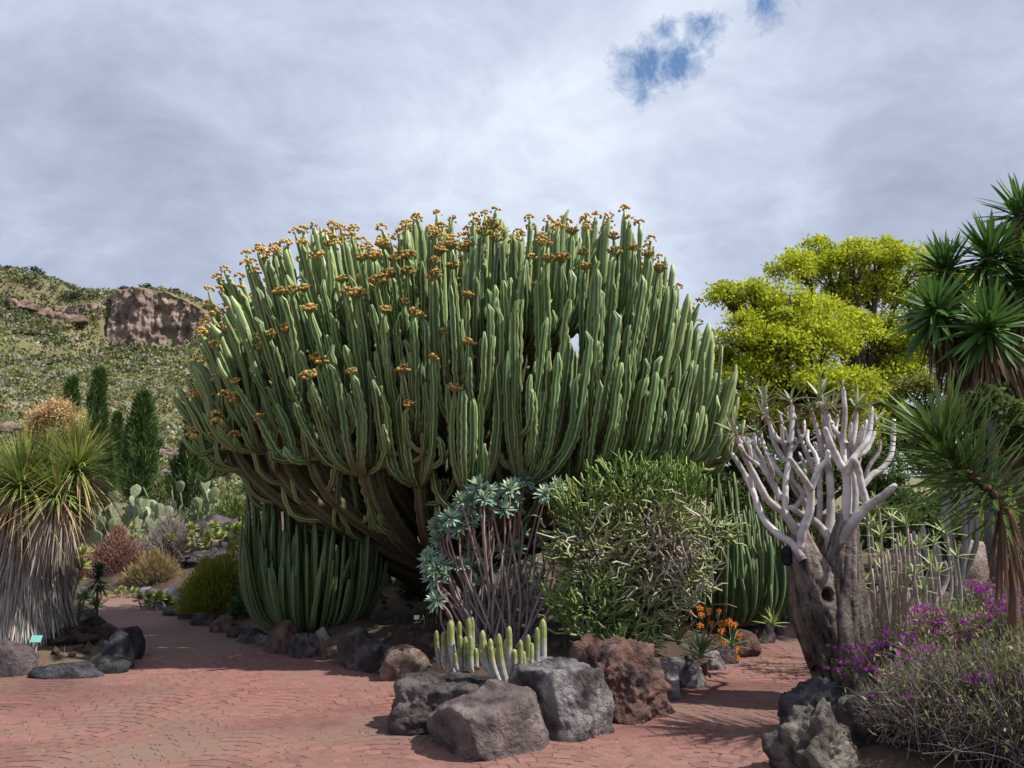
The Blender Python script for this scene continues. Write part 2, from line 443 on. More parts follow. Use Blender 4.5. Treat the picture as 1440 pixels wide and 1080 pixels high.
def grid_mesh(x0, x1, nx, y0, y1, ny, zf, cf):
    X, Y = np.meshgrid(np.linspace(x0, x1, nx), np.linspace(y0, y1, ny)); X, Y = X.ravel(), Y.ravel()
    v = np.stack([X, Y, zf(X, Y)], 1)
    i = (np.arange(ny - 1)[:, None] * nx + np.arange(nx - 1)[None]).reshape(-1, 1)
    return v, cf(v), i + np.array([0, 1, nx + 1, nx])
def soil_col(v):
    m = np.clip(fbm(v * 0.9, 5) * 0.8 + 0.5, 0, 1)[:, None]; m2 = np.clip(fbm(v * 0.45 + 31, 4) * 1.5 - 0.1, 0, 1)[:, None]
    c = np.array([0.055, 0.040, 0.032]) * (1 - m) + np.array([0.115, 0.082, 0.06]) * m
    dryl = np.array([0.20, 0.14, 0.095]); left = sst(-v[:, 0] + 0.0, 1.0, 4.0)[:, None] * 0.6 + 0.12
    return c * (1 - m2 * left) + dryl * m2 * left
mb = MB(); mb.add(*grid_mesh(-16, 16, 180, 2.5, 42, 215, ground_z, soil_col))
mb.build('soil', M['soil'], kind='structure')

def terr_z(x, y):
    z = ground_z(x, y)
    return np.where((np.abs(x) < 15.9) & (y > 2.6) & (y < 41.5), z - 0.4, z)
def terr_col(v):
    m = np.clip(fbm(v * 0.05, 5) * 0.9 + 0.5, 0, 1)[:, None]; m2 = np.clip(fbm(v * 0.17 + 9, 4) * 1.5, 0, 1)[:, None]
    c = np.array([0.125, 0.135, 0.06]) * (1 - m) + np.array([0.19, 0.175, 0.10]) * m
    return c * (1 - 0.6 * m2) + np.array([0.23, 0.17, 0.12]) * 0.6 * m2
mb = MB(); v, c, q = grid_mesh(-450, 330, 230, -60, 480, 170, terr_z, terr_col); mb.add(v, c, q)
mb.build('hillside', M['hill'], kind='structure')
# the lowland that carries the ground on to the horizon
mb = MB(); mb.add([(-2500, -2500, -1.2), (2500, -2500, -1.2), (2500, 2500, -1.2), (-2500, 2500, -1.2)], (0.1, 0.11, 0.05), [(0, 1, 2, 3)])
mb.build('ground', M['hill'], kind='structure')

# ---- red stamped path: a base sheet with the joints' colour, pressed stones on it
PATHC = np.array([0.205, 0.100, 0.087])
def path_col(v):
    m = np.clip(fbm(v * np.array([0.5, 1.6, 1]) + 5, 5) * 0.9 + 0.5, 0, 1)[:, None]
    near_ = np.clip((8.4 - v[:, 1:2]) / 1.0, 0, 1)
    c = PATHC * 0.95 * (1 - m) + np.array([0.145, 0.082, 0.07]) * m
    return c * (1 - 0.16 * near_)
mb = MB(); mb.add(*grid_mesh(-16, 16, 80, -4, 13.6, 80, lambda x, y: np.zeros(len(x)), path_col))
path = mb.build('path', M['paver'], kind='structure')

def stone_mesh(seed):
    r_ = np.random.default_rng(seed); n = 8
    base = np.array([(-1, -1), (0, -1.04), (1, -1), (1.03, 0), (1, 1), (0, 1.03), (-1, 1), (-1.03, 0)]) * np.array([0.0562, 0.0418])
    base = base * (1 + r_.uniform(-0.05, 0.05, base.shape))
    top = base * 0.965
    z = 0.0036 + r_.uniform(-0.0012, 0.0012, n)
    v = np.vstack([np.c_[base, np.full(n, -0.004)], np.c_[top, z]])
    q = [(i, (i+1) % n, n + (i+1) % n, n + i) for i in range(n)]
    t = [(n, n + i, n + i + 1) for i in range(1, n - 1)]
    return v, q, t
stones = [stone_mesh(k) for k in range(8)]
smesh = []
for k, (v, q, t) in enumerate(stones):
    mm = MB(); mm.add(v, PATHC * (0.90 + 0.03 * k), q, t); smesh.append(mm.mesh('paving_stone', M['paver'], False))
spots = []
WF = 1.05
for ci in range(-9, 8):
    xc = ci * WF + 0.2
    for ri in range(-12, 70):
        u = -WF / 2 + (0.03 if ri % 2 else 0.085)
        while u < WF / 2:
            sag = 0.30 * (1 - (2*u/WF)**2)
            x, y = xc + u, 3.2 + ri * 0.0865 + sag
            a = math.atan2(-0.30 * 8 * u / WF**2, 1.0)
            spots.append((x + rng.normal() * .002, y + rng.normal() * .002, a + rng.normal() * 0.03)); u += 0.115 * math.cos(a) + 0.002
spots = np.array(spots); wq = np.c_[spots[:, :2] * .9, spots[:, :1] * 0]; spots[:, 0] += .11 * fbm(wq, 2); spots[:, 1] += .11 * fbm(wq + 20, 2); p2 = spots[:, :2]
pxs = 720 + F * p2[:, 0] / (p2[:, 1] * cp - EYE * sp)
ok = (p2[:, 1] > 4.0) & (p2[:, 1] < 8.6) & (pxs > -60) & (pxs < 1500)
for poly in (BED_A, BED_B, BED_C): ok &= sdist(p2, poly) < 0.0
spots = spots[ok]; pxs = pxs[ok]
vis = (pxs > 20) & (pxs < 1110) & (spots[:, 1] > 4.55)
order = np.argsort(np.hypot(spots[:, 0], spots[:, 1]) + np.where(vis, 0, 100))
rest = MB(); blotch = np.clip(fbm(np.c_[spots[:, 0] * .5, spots[:, 1] * 1.6, np.full(len(spots), 5.0)], 4) * 1.2, 0, 1)
for rank, i in enumerate(order):
    x, y, a = spots[i]; k = int(rng.integers(8)); s = 1 + rng.uniform(-0.05, 0.05)
    if rank < 300:
        place('paving_stone', smesh[k], path, (x, y, 0), (math.cos(a), math.sin(a), 0), (0, 0, 1), (s, s, 1))
    else:
        v, q, t = stones[k]; R = np.array([[math.cos(a), -math.sin(a), 0], [math.sin(a), math.cos(a), 0], [0, 0, 1]])
        rest.add((v * (s, s, 1)) @ R.T + (x, y, 0), PATHC * (1.0 + 0.2 * rng.uniform(-0.5, 0.5)) * (1 - 0.38 * blotch[i]), q, t)
rest.build('paving_stone_field', M['paver'], path, False, kind='stuff')

# ---- hill: rock face, outcrops, scrub, ridge trees
def cliff_face(name, x0, x1, yb, zlo, zhi, seed, depth, parent=None):
    nx, nz = 110, 60; u, t = np.meshgrid(np.linspace(0, 1, nx), np.linspace(0, 1, nz)); u, t = u.ravel(), t.ravel()
    x = x0 + (x1 - x0) * u
    zt = zhi(x) if callable(zhi) else zhi
    z = zlo + (zt - zlo) * np.minimum(t * 1.18, 1.0)
    q3 = np.stack([x * 0.22, z * 0.06, u * 0 + seed], 1)
    colm = fbm(q3, 4); blocks = np.round(colm * 3) / 3
    edge = np.minimum(sst(u, 0, .12), 1 - sst(u, .88, 1))
    y = yb - depth * edge * (0.55 + 0.5 * blocks + 0.18 * fbm(np.stack([x * .5, z * .5, u * 0], 1), 4)) + (1 - edge) * 2 + np.clip(t - 0.85, 0, 1) * 50
    z = z + np.clip(t - 0.85, 0, 1) * 6 * edge + 0.5 * fbm(np.stack([x * .3, t * 4, u], 1), 3)
    m = np.clip(0.5 + 0.8 * fbm(np.stack([x * .16, z * .28, u * 0 + 3], 1), 4), 0, 1)[:, None]
    top = sst(t, .72, .92)[:, None]
    c = np.array([0.185, 0.135, 0.115]) * (1 - m) + np.array([0.36, 0.275, 0.23]) * m
    c = c * (1 - top * .8) + np.array([0.2, 0.15, 0.08]) * top * .8
    i = (np.arange(nz - 1)[:, None] * nx + np.arange(nx - 1)[None]).reshape(-1, 1)
    mb = MB(); mb.add(np.stack([x, y, z], 1), c, i + np.array([0, 1, nx + 1, nx]))
    return mb.build(name, M['cliff'], parent, kind='structure')
zc0 = P(220, 476, 219)[2]
cliff_face('cliff', CLX0 - 3.0, CLX1 + 3, 222.0, zc0 - 5, lambda x: np.interp(x, RX, RH) - 1.5, 3, 5.0)
cliff_face('cliff', CLX0 - 19, CLX0 - 1.5, 222, P(130, 470, 219)[2] - 7, P(130, 428, 219)[2], 8, 3.5)
cliff_face('cliff', CLX0 - 40, CLX0 - 22, 221, P(40, 468, 219)[2] - 7, P(40, 440, 219)[2], 12, 3.0)
k = 0
for (px, py, Yd, sx, sz) in ((8, 582, 95, 3.2, 1.3), (62, 560, 110, 2.0, .8), (218, 582, 88, 3.0, .9), (236, 586, 86, 3.2, .9), (262, 590, 85, 2.6, .8),
                             (150, 590, 88, 2.0, .8), (175, 560, 110, 2.2, .7), (95, 455, 208, 5, 3), (70, 430, 214, 4, 2.5), (20, 455, 210, 5, 3), (205, 560, 112, 1.6, .6),
                             (282, 452, 218, 4, 4), (30, 480, 190, 3, 1.5), (225, 610, 70, 1.8, .5), (250, 625, 62, 1.6, .5)):
    x = P(px, py, Yd)[0]; v, f, c = rock((sx, sx * .7, sz), 500 + k, 4, 0.55, cols=((.16, .11, .09), (.28, .2, .165), (.08, .065, .06)))
    mb = MB(); mb.add(v + (x, Yd, gz(x, Yd) + 0.15 * sz), c, t=f)
    tag(mb.build('rock_outcrop', M['cliff']), 'weathered brown rock outcrop poking through the scrub of the hillside', 'rock', 'rock outcrops on the hillside'); k += 1

def scrub(n, pxr, Yr, cols, wts, rad, ncard, size):
    px = rng.uniform(*pxr, n); Y = np.sqrt(rng.uniform(Yr[0]**2, Yr[1]**2, n))
    x = (px - 720) / F * Y; z = ground_z(x, Y)
    keep = ~((x > CLX0 - 2) & (x < CLX1 + 4) & (Y > 216) & (Y < 226)); x, Y, z = x[keep], Y[keep], z[keep]; n = len(x)
    ci = rng.choice(len(cols), n, p=wts); R = rng.uniform(*rad, n)
    d = rdir(n * ncard, 5, 90); rr = np.repeat(R, ncard)
    pts = np.repeat(np.stack([x, Y, z], 1), ncard, 0) + d * (rr * rng.uniform(.55, 1, n * ncard))[:, None] * np.array([1, 1, .8])
    col = np.asarray(cols)[np.repeat(ci, ncard)] * np.repeat(rng.uniform(.7, 1.3, (n, 1)), ncard, 0) * rng.uniform(.75, 1.25, (n * ncard, 1))
    return pts, d, rr, col
HC = [(.16, .185, .075), (.22, .225, .09), (.12, .145, .07), (.27, .29, .22), (.33, .33, .27), (.28, .23, .13), (.09, .115, .06)]
mb = MB()
for (n, Yr, rad, nc, sz) in ((1900, (46, 95), (.35, .95), 34, .42), (3800, (95, 165), (.5, 1.3), 20, .5), (6800, (160, 236), (.6, 1.5), 10, .64)):
    pts, d, rr, col = scrub(n, (-260, 620), Yr, HC, [.24, .24, .16, .13, .08, .09, .06], rad, nc, sz)
    cards(mb, pts, rr * sz, rr * sz * .8, col, d, .5)
for (n, pr, Yr) in ((1300, (-60, 200), (188, 226)), (500, (150, 300), (205, 217))):
    pts, d, rr, col = scrub(n, pr, Yr, HC, [.2, .2, .2, .1, .06, .1, .14], (.6, 1.7), 11, .6); cards(mb, pts, rr * .6, rr * .45, col * .85, d, .5)
mb.build('hillside_scrub', M['needle'], kind='stuff')

def puff_crown(mb, c, R, n, size, cols, flat=0.7, sub=9, subr=0.42, asp=0.6):
    """leaves gathered in small clumps on and inside an ellipsoid"""
    c = np.asarray(c, float); R = np.broadcast_to(np.asarray(R, float), (3,))
    d = rdir(sub, -25, 90); cc = c + d * R * rng.uniform(.55, .95, (sub, 1))
    per = n // sub
    for s_ in cc:
        dd = unit(per); r = rng.uniform(0, 1, (per, 1)) ** 0.5
        pts = s_ + dd * r * R.mean() * subr * rng.uniform(.45, 1.35) * np.array([1.2, 1.2, flat]) + rng.normal(size=(per, 3)) * R.mean() * .05
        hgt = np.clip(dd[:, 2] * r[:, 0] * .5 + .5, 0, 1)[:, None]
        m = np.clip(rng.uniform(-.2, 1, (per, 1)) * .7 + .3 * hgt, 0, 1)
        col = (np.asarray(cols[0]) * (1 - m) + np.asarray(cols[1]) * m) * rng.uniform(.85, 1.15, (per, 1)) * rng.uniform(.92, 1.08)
        cards(mb, pts, size * rng.uniform(.7, 1.3, per), size * asp * rng.uniform(.7, 1.3, per), col, dd + np.array([0, 0, .1]), .8)
rt = ['dark round tree highest on the ridge, left of a bare gap', 'wide low dark tree on the slope just under the ridge', 'small dark tree on top of the cliff near its edge', 'tiny dark bush tree on the far shoulder of the cliff',
      'flat spreading tree on the ridge behind the rock face', 'small tree on the ridge next to the highest tree', 'small grey green tree on the ridge above the scrub']
for lab, (px, py, Yd, R) in zip(rt, ((47, 382, 232, 2.2), (98, 404, 224, 3.0), (207, 408, 231, 1.7), (248, 411, 231, 1.1), (175, 409, 233, 2.0), (14, 376, 234, 1.6), (25, 378, 235, 1.4))):
    x = P(px, py, Yd)[0]; z = gz(x, Yd); t = thing('ridge_tree', lab, 'tree', (x, Yd, z))
    m1 = MB(); tube(m1, [(x, Yd, z - .3), (x + .1, Yd, z + R * .5), (x, Yd, z + R)], [.2, .14, .08], 6, col=(.1, .08, .06)); m1.build('trunk', M['bark'], t)
    m2 = MB(); puff_crown(m2, (x, Yd, z + R * .75), (R * 1.25, R, R * .75), 420, .55, ((.035, .05, .03), (.07, .09, .05)), sub=12); m2.build('crown', M['needle'], t)

# ================================================================== THE GIANT CANDELABRA TREE
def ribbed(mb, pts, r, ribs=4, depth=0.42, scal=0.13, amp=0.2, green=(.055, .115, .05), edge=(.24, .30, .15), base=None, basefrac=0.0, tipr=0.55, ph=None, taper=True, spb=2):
    """a winged, scalloped succulent column along pts"""
    pts = np.asarray(pts, float); K = len(pts); s = np.concatenate([[0], np.cumsum(np.linalg.norm(np.diff(pts, axis=0), axis=1))]); L = s[-1]
    sides = ribs * spb; prof = np.ones((K, sides))
    ph = rng.uniform(0, scal) if ph is None else ph
    sc = 1 - amp * np.abs(np.cos(PI * (s + ph) / scal)) ** 3
    for j in range(sides):
        kk = min(j % spb, spb - j % spb) / (spb / 2)
        prof[:, j] = sc if kk == 0 else ((1 - depth) if kk == 1 else (1 - depth * .72)) * (1.0 - 0.25 * amp * (sc < .9))
    rad = np.full(K, r, float)
    if taper:
        rad *= np.interp(s, [0, min(.12, L*.2), L * .8, max(L - .09, L * .82), max(L - .035, L * .92), L], [.72, .92, 1.05, 1.0, .82, tipr * .7])
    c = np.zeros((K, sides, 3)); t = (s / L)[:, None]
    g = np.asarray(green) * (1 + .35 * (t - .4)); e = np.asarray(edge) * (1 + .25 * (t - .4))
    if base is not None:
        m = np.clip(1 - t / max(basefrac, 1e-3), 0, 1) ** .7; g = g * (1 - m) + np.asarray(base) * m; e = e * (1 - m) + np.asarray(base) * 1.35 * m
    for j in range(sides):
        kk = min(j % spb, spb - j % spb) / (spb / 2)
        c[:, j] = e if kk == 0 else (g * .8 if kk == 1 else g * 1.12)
    tube(mb, pts, rad, sides, prof, c, twist=rng.uniform(0, 6))

tc_ = np.array([P(655, 575, 9.6)[0], 9.6, 2.72]); TR = np.array([3.12, 2.5, 2.26])
base0 = S(628, 9.7); t_root = base0.copy()
N = 2550; gi = np.arange(N) + .5
ph = np.arccos(1 - 2 * gi / N); th = PI * (1 + 5 ** .5) * gi
D = np.stack([np.cos(th) * np.sin(ph), np.sin(th) * np.sin(ph), np.cos(ph)], 1)
D = norm(D + rng.normal(size=D.shape) * .03)
D = D[(D[:, 2] > -0.07 - .09 * (D[:, 0] < -.5))]
D = D[(D[:, 1] < 0.42) | (rng.uniform(size=len(D)) < .6)]
pw = 3.0
rr = (np.sum(np.abs(D / TR) ** pw, 1)) ** (-1 / pw)
lump = 1 + 0.045 * fbm(D * 2.6 + 4, 2) + rng.uniform(-.075, .02, len(D))
tips = tc_ + D * (rr * lump)[:, None]
# crown is higher over three lobes and slopes away to the right
xr = (tips[:, 0] - tc_[0]) / TR[0]
tips[:, 2] -= np.clip(D[:, 2], 0, 1) * (0.55 * np.clip(xr - .62, 0, 1) ** 1.0 * 2 + 0.9 * np.clip(-xr - .55, 0, 1) * 1.2)
tips[:, 2] -= np.clip(D[:, 2], 0, 1) * (.42 * np.exp(-((xr + .30) / .10) ** 2) + .26 * np.exp(-((xr - .27) / .09) ** 2) + .16 * np.exp(-((xr) / .2) ** 2))
tree = thing('candelabra_tree', 'giant candelabra spurge tree with hundreds of upright ribbed green columns and yellow blooms', 'succulent tree', t_root)
# nodes: farthest point sampling
NN = 120; idx = [0]; dmin = np.linalg.norm(tips - tips[0], axis=1)
for _ in range(NN - 1):
    i = int(np.argmax(dmin)); idx.append(i); dmin = np.minimum(dmin, np.linalg.norm(tips - tips[i], axis=1))
rep = tips[idx]
own = np.argmin(np.linalg.norm(tips[:, None] - rep[None], axis=2), 1)
tips = tips + (rng.uniform(-.2, .12, NN)[own] * np.clip(.35 + np.linalg.norm(tips - rep[own], axis=1) * 0, 0, 1))[:, None] * np.array([0, 0, 1.0]) * 1.6
radial = norm((rep - tc_) * np.array([1, 1, 0.0]) + 1e-6)
hfrac = np.linalg.norm((rep - tc_)[:, :2] / TR[:2], axis=1)
nodes = rep - np.array([0, 0, 1.0]) * (1.0 + rng.uniform(0, .55, NN))[:, None] - radial * (0.42 * hfrac + .1 + rng.uniform(0, .2, NN))[:, None]
nodes[:, 2] = np.maximum(nodes[:, 2], 1.72 + rng.uniform(-.12, .2, NN))
left = np.clip(-(nodes[:, 0] - tc_[0]) / 3.0, 0, 1)
nodes[:, 2] = np.maximum(nodes[:, 2], 1.65 + .65 * left + .35 * np.clip((nodes[:, 0] - tc_[0]) / 3.0, 0, 1))
trunk_top = P(560, 748, 9.6)
mbt = MB()
tp = smooth(np.vstack([base0 + (0.12, 0, -.25), base0 + (.0, 0, .25), base0 + (-.22, 0, .62), base0 + (-.5, -.02, 1.0), base0 + (-.78, -.05, 1.32)]), 16)
th_ = np.linspace(0, 2*PI, 14, endpoint=False)
tube(mbt, tp, np.linspace(.34, .17, 16), 14, 1 + .10 * np.sin(3 * th_ + 1)[None] + .07 * fbm(np.stack([np.repeat(np.arange(16), 14) * .4, np.tile(th_, 16), np.zeros(224)], 1), 3).reshape(16, 14), jit((.085, .062, .05), 16))
mbt.build('trunk', M['bark'], tree)
tp2 = [base0 + (.25, -.1, -.2), base0 + (.3, -.1, .5), base0 + (.35, -.15, 1.1), base0 + (.5, -.2, 1.6)]
mbt = MB(); tube(mbt, smooth(tp2, 12), np.linspace(.3, .18, 12), 12, 1 + .1 * np.sin(4 * np.linspace(0, 2*PI, 12, endpoint=False))[None], jit((.08, .06, .048), 12)); mbt.build('trunk', M['bark'], tree)
LIMBSHOOT = []
for k, nd in enumerate(nodes):
    side_ = -1 if nd[0] < tc_[0] - .1 else 1
    st = base0 + np.array([.3, 0, .25]) * (.5 if side_ > 0 else 0) + rng.normal(size=3) * (.08, .08, .06) + (0, 0, .35)
    hv = (nd - st) * (1, 1, 0); hl = np.linalg.norm(hv)
    p1 = st + hv * .42 + (0, 0, .42 * (nd[2] - st[2]) * (1.0 - .25 * min(hl / 3, 1)))
    p2 = nd - np.array([0, 0, .45 * (nd[2] - st[2])]) - hv * .10
    pts = bez(st, p1, p2, nd, 30)
    n_own = int((own == k).sum()); r0 = .065 + .012 * math.sqrt(max(n_own, 1))
    mbl = MB()
    ribbed(mbl, pts, 1.0, 5, .3, .24, .12, green=(.075, .085, .042), edge=(.17, .16, .095), base=(.07, .052, .042), basefrac=.6, taper=False)
    v = mbl.v[0]; ax = np.repeat(pts, 10, 0); ax = np.vstack([ax, pts[-1:]])
    rad = np.append(np.repeat(np.linspace(r0 * 1.25, .068, 30), 10), .03)[:, None]
    mbl.v[0] = ax + (v - ax) * rad
    mbl.build('limb', M['bark'], tree)
    if nd[1] < tc_[1] + .4:
        for _ in range(3 if nd[0] < tc_[0] else 1): LIMBSHOOT.append((pts[int(rng.uniform(.42, .95) * 29)], norm(np.array([nd[0] - tc_[0], nd[1] - tc_[1] - 1.2, 0]))))
fl_mesh = []
for k in range(5):
    m_ = MB(); nb = 14 + 3 * k
    dd = rdir(nb, -5, 80)
    for d_ in dd:
        v, f = ico(1); s_ = rng.uniform(.011, .019)
        m_.add(v * s_ * (1, 1, .8) + d_ * rng.uniform(.035, .06) * (1.1, 1.1, .75) + (0, 0, .02), jit((.52, .35, .10) if rng.uniform() < .65 else (.34, .19, .07), 1, .25)[0] * np.ones((len(v), 3)), t=f)
    for d_ in dd: tube(m_, [(0, 0, -.01), d_ * .05 * (1.1, 1.1, .75) + (0, 0, .02)], [.009, .007], 4, col=(.25, .27, .1))
    fl_mesh.append(m_.mesh('flower_cluster', M['petal']))
jobs = []                                          # start, tip, end direction, dome height, is a side shoot
for i, T in enumerate(tips):
    nd = nodes[own[i]]; rl = np.array([T[0] - tc_[0], T[1] - tc_[1], 0]) / 3.2
    lean = .75 if T[0] < tc_[0] else .25
    endd = norm(np.array([0, 0, 1.0]) + rl * lean * max(0.25, 1 - .6 * D[i, 2]) + rng.normal(size=3) * .06)
    if i % 7 == 0: T = T - endd * rng.uniform(.1, .45)
    h = T - nd; hz = np.array([h[0], h[1], 0]); L = np.linalg.norm(h)
    pts = (nd, nd + hz * .75 + np.array([0, 0, .02 * L]), T - endd * L * .62, T)
    jobs.append((pts, endd, D[i, 2], L, False))
    if rng.uniform() < .25 and D[i, 1] < .5:
        f = rng.uniform(.25, .6); c_ = bez(*pts, 21); s0 = c_[int(f * 20)]; Ls = (1 - f) * L * rng.uniform(.45, .85)
        a_ = rng.uniform(0, 2*PI); o_ = norm(np.array([math.cos(a_), math.sin(a_) - .5, 0])) * rng.uniform(.14, .26)
        jobs.append(((s0, s0 + o_ * 1.1 + (0, 0, .0), s0 + o_ * 1.1 + endd * Ls * .35, s0 + o_ + endd * Ls), endd, D[i, 2] * .5, Ls + .2, True))
for (s0, o_) in LIMBSHOOT:                          # U-shaped shoots on the outer limbs
    o_ = norm(o_ + rng.normal(size=3) * (.6, .4, 0)) * rng.uniform(.16, .34); o_[2] = -rng.uniform(.0, .06); Ls = rng.uniform(.35, 1.0)
    e_ = norm(np.array([o_[0] * 1.2, o_[1] * .6, 1.0]) + rng.normal(size=3) * .1)
    jobs.append(((s0, s0 + o_ * 1.25, s0 + o_ * 1.25 + e_ * Ls * .3, s0 + o_ * 1.1 + e_ * Ls), e_, -1, Ls + .25, True))
tp_all = np.array([j[0][3] for j in jobs])
dist = np.linalg.norm(tp_all - np.array([0, 0, EYE]), axis=1) + np.where(tp_all[:, 1] > tc_[1] + .6, 50, 0)
rank = np.empty(len(jobs), int); rank[np.argsort(dist)] = np.arange(len(jobs))
mass = MB()
for i, (pts, endd, up, L, shoot) in enumerate(jobs):
    T = pts[3]; near_ = rank[i] < 300
    npt = max(12, int(L * (27 if near_ else 16)))
    pts = bez(*pts, npt)
    pts[1:-1] += np.cumsum(rng.normal(size=(npt - 2, 3)) * .003, 0)
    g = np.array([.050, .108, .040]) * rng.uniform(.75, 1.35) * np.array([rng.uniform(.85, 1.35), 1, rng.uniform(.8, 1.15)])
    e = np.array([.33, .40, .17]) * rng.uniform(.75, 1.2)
    tgt = MB() if near_ else mass
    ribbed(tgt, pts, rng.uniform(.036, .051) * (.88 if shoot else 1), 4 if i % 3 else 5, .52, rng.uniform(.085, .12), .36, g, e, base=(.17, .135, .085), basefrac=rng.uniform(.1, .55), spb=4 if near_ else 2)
    pf = .62 * sst(up, .2, .6) + (.22 if T[0] < tc_[0] + .2 else -.02) + (.25 if T[0] < tc_[0] - 1.8 else 0)
    if near_:
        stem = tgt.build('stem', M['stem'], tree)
        if rng.uniform() < pf:
            place('flower_cluster', fl_mesh[int(rng.integers(5))], stem, T + endd * .01, norm(np.cross(endd, (0.3, 1, .2))), endd, rng.uniform(.9, 1.4))
    elif rng.uniform() < pf:
        for _ in range(16):
            v, f = ico(1); d_ = rdir(1, 0, 80)[0]; mass.add(v * rng.uniform(.011, .019) + T + d_ * .06, jit((.50, .33, .095), 1, .3)[0], t=f)
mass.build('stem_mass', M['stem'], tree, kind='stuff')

# ================================================================== CANARY SPURGE CLUMPS
def spurge(label, base, n, rx, ry, hlo, hhi, r, seed, green, edge, spread=.45, group=None, frontlow=.45, droopy=0.0):
    t = thing('spurge_clump', label, 'succulent', base, group)
    g_ = np.random.default_rng(seed)
    for k in range(n):
        a = g_.uniform(0, 2*PI); rho = math.sqrt(g_.uniform(0, 1))
        tx, ty = rx * rho * math.cos(a), ry * rho * math.sin(a)
        b = base + np.array([tx * spread, ty * spread, -.05])
        hh = g_.uniform(hlo, hhi) * (1 - .15 * rho ** 2) * (1 - frontlow * max(0, -math.sin(a)) * rho ** 1.2 * g_.uniform(.5, 1.2))
        T = base + np.array([tx + g_.normal() * .06, ty + g_.normal() * .05, hh * g_.uniform(.72, 1.08)])
        out = np.array([tx, ty, 0]) * (1 - spread)
        p1 = b + out * (.75 + droopy) + np.array([0, 0, .05 - .1 * droopy]); p2 = b + out * (1.0 + droopy * .5) + np.array([0, 0, .35 * hh])
        pts = bez(b, p1, p2, T, max(11, int(hh * 12)))
        mb = MB(); gg = np.asarray(green) * g_.uniform(.6, 1.35) * (1 + g_.uniform(-.15, .35) * np.array([1, 0, -.3]))
        if g_.uniform() < .05: gg = np.array([.16, .13, .09])
        ribbed(mb, pts, r * g_.uniform(.8, 1.2), 4, .5, .09, .07, gg, np.asarray(edge) * g_.uniform(.8, 1.2), base=(.15, .15, .12), basefrac=.22)
        mb.build('stem', M['stem'], t)
    return t
spurge('dense clump of tall dark green four-angled columns beside the yellow-green round bush', S(436, 9.0), 200, .84, .7, 1.15, 1.95, .028, 1, (.045, .105, .035), (.15, .22, .09), .5)
spurge('sunlit clump of green columns seen behind the leaning trunk of the giant tree', S(566, 12.2), 60, 1.05, .6, 1.1, 1.55, .038, 2, (.09, .16, .05), (.2, .26, .1), .6)
spurge('crowded clump of slender dark columns behind the orange flowers', S(1010, 9.2), 190, .85, .7, 1.1, 1.8, .024, 3, (.055, .115, .045), (.15, .2, .09), .5, droopy=.25)
spurge('paler spurge clump between the slender dark columns and the quiver tree', S(1085, 10.6), 80, .75, .5, .9, 1.45, .028, 4, (.10, .16, .07), (.24, .27, .15), .5, droopy=.2)

# ================================================================== BORDER ROCKS
LAVA = ((.062, .052, .052), (.14, .115, .115), (.035, .03, .032)); RED = ((.12, .065, .052), (.19, .115, .095), (.055, .042, .04))
GREY = ((.12, .105, .11), (.30, .285, .295), (.065, .055, .055)); TAN = ((.17, .12, .095), (.3, .23, .19), (.1, .07, .06))
def put_rock(px, py, wpx, hpx, seed, cols, label, group=None, sub=4, rough=.16, cuts=9, dz=0, deep=.75, hmin=.55, rot=0.0, name='rock', boxy=0):
    """boulder whose foot shows at (px, py); width and height in photo pixels"""
    g = G(px, py, dz); dpt = np.linalg.norm(g - (0, 0, EYE)); w_, h_ = wpx / F * dpt / 2, hpx / F * dpt * .95
    v, f, c = rock((w_ * 1.06, w_ * deep, h_ / 1.3), seed, sub, rough, cuts, cols, hmin, boxy=boxy)
    if rot: v = v @ np.array([[math.cos(rot), math.sin(rot), 0], [-math.sin(rot), math.cos(rot), 0], [0, 0, 1]])
    mb = MB(); mb.add(v, c, t=f)
    o = mb.build(name, M['rock']); o.location = (g[0], g[1] + w_ * deep * .8, dz + h_ * .27 - .02)
    return tag(o, label, 'rock', group)
put_rock(618, 1034, 132, 70, 21, LAVA, 'large dark lava boulder with pitted shadowed face at the bed corner', sub=6, rough=.16, hmin=.7, boxy=.64)
put_rock(698, 1060, 132, 72, 22, ((.13, .10, .097), (.22, .18, .175), (.075, .06, .06)), 'squared brownish grey boulder with flat pale top at the bed tip', sub=6, rough=.09, cuts=6, hmin=.7, boxy=.62, rot=.5)
put_rock(787, 1040, 108, 92, 23, GREY, 'tall pale grey split boulder leaning beside the squared one', sub=6, rough=.13, cuts=8, hmin=.62, boxy=.66, rot=-.3)
put_rock(872, 1014, 116, 86, 24, RED, 'rough reddish brown lava boulder under the tangled finger shrub', sub=6, rough=.3, hmin=.7, boxy=.75)
put_rock(930, 984, 84, 54, 25, ((.2, .15, .14), (.3, .27, .275), (.11, .09, .085)), 'grey brown boulder next to the rough reddish one', sub=5)
put_rock(968, 968, 50, 48, 26, GREY, 'small upright grey boulder below the green aloe', sub=4)
put_rock(748, 966, 60, 40, 41, GREY, 'low pale stone behind the small columnar cacti', dz=.1)
put_rock(562, 960, 74, 48, 27, TAN, 'brown weathered stone just left of the dark lava boulder', sub=4)
put_rock(604, 940, 64, 46, 28, RED, 'reddish crumbly stone behind the brown weathered stone', sub=4)
put_rock(515, 944, 84, 58, 29, LAVA, 'broad dark stone under the spurge clump edge', sub=5)
put_rock(470, 930, 50, 34, 30, RED, 'reddish stone beside the broad dark stone')
put_rock(448, 918, 26, 36, 31, ((.3, .25, .2), (.4, .35, .28), (.2, .16, .13)), 'small pale upright stone at the foot of the spurge clump')
put_rock(395, 920, 52, 42, 32, RED, 'dark red stone with mossy side along the left path')
put_rock(425, 926, 40, 34, 33, LAVA, 'dark stone between the dark red stone and the pale upright one')
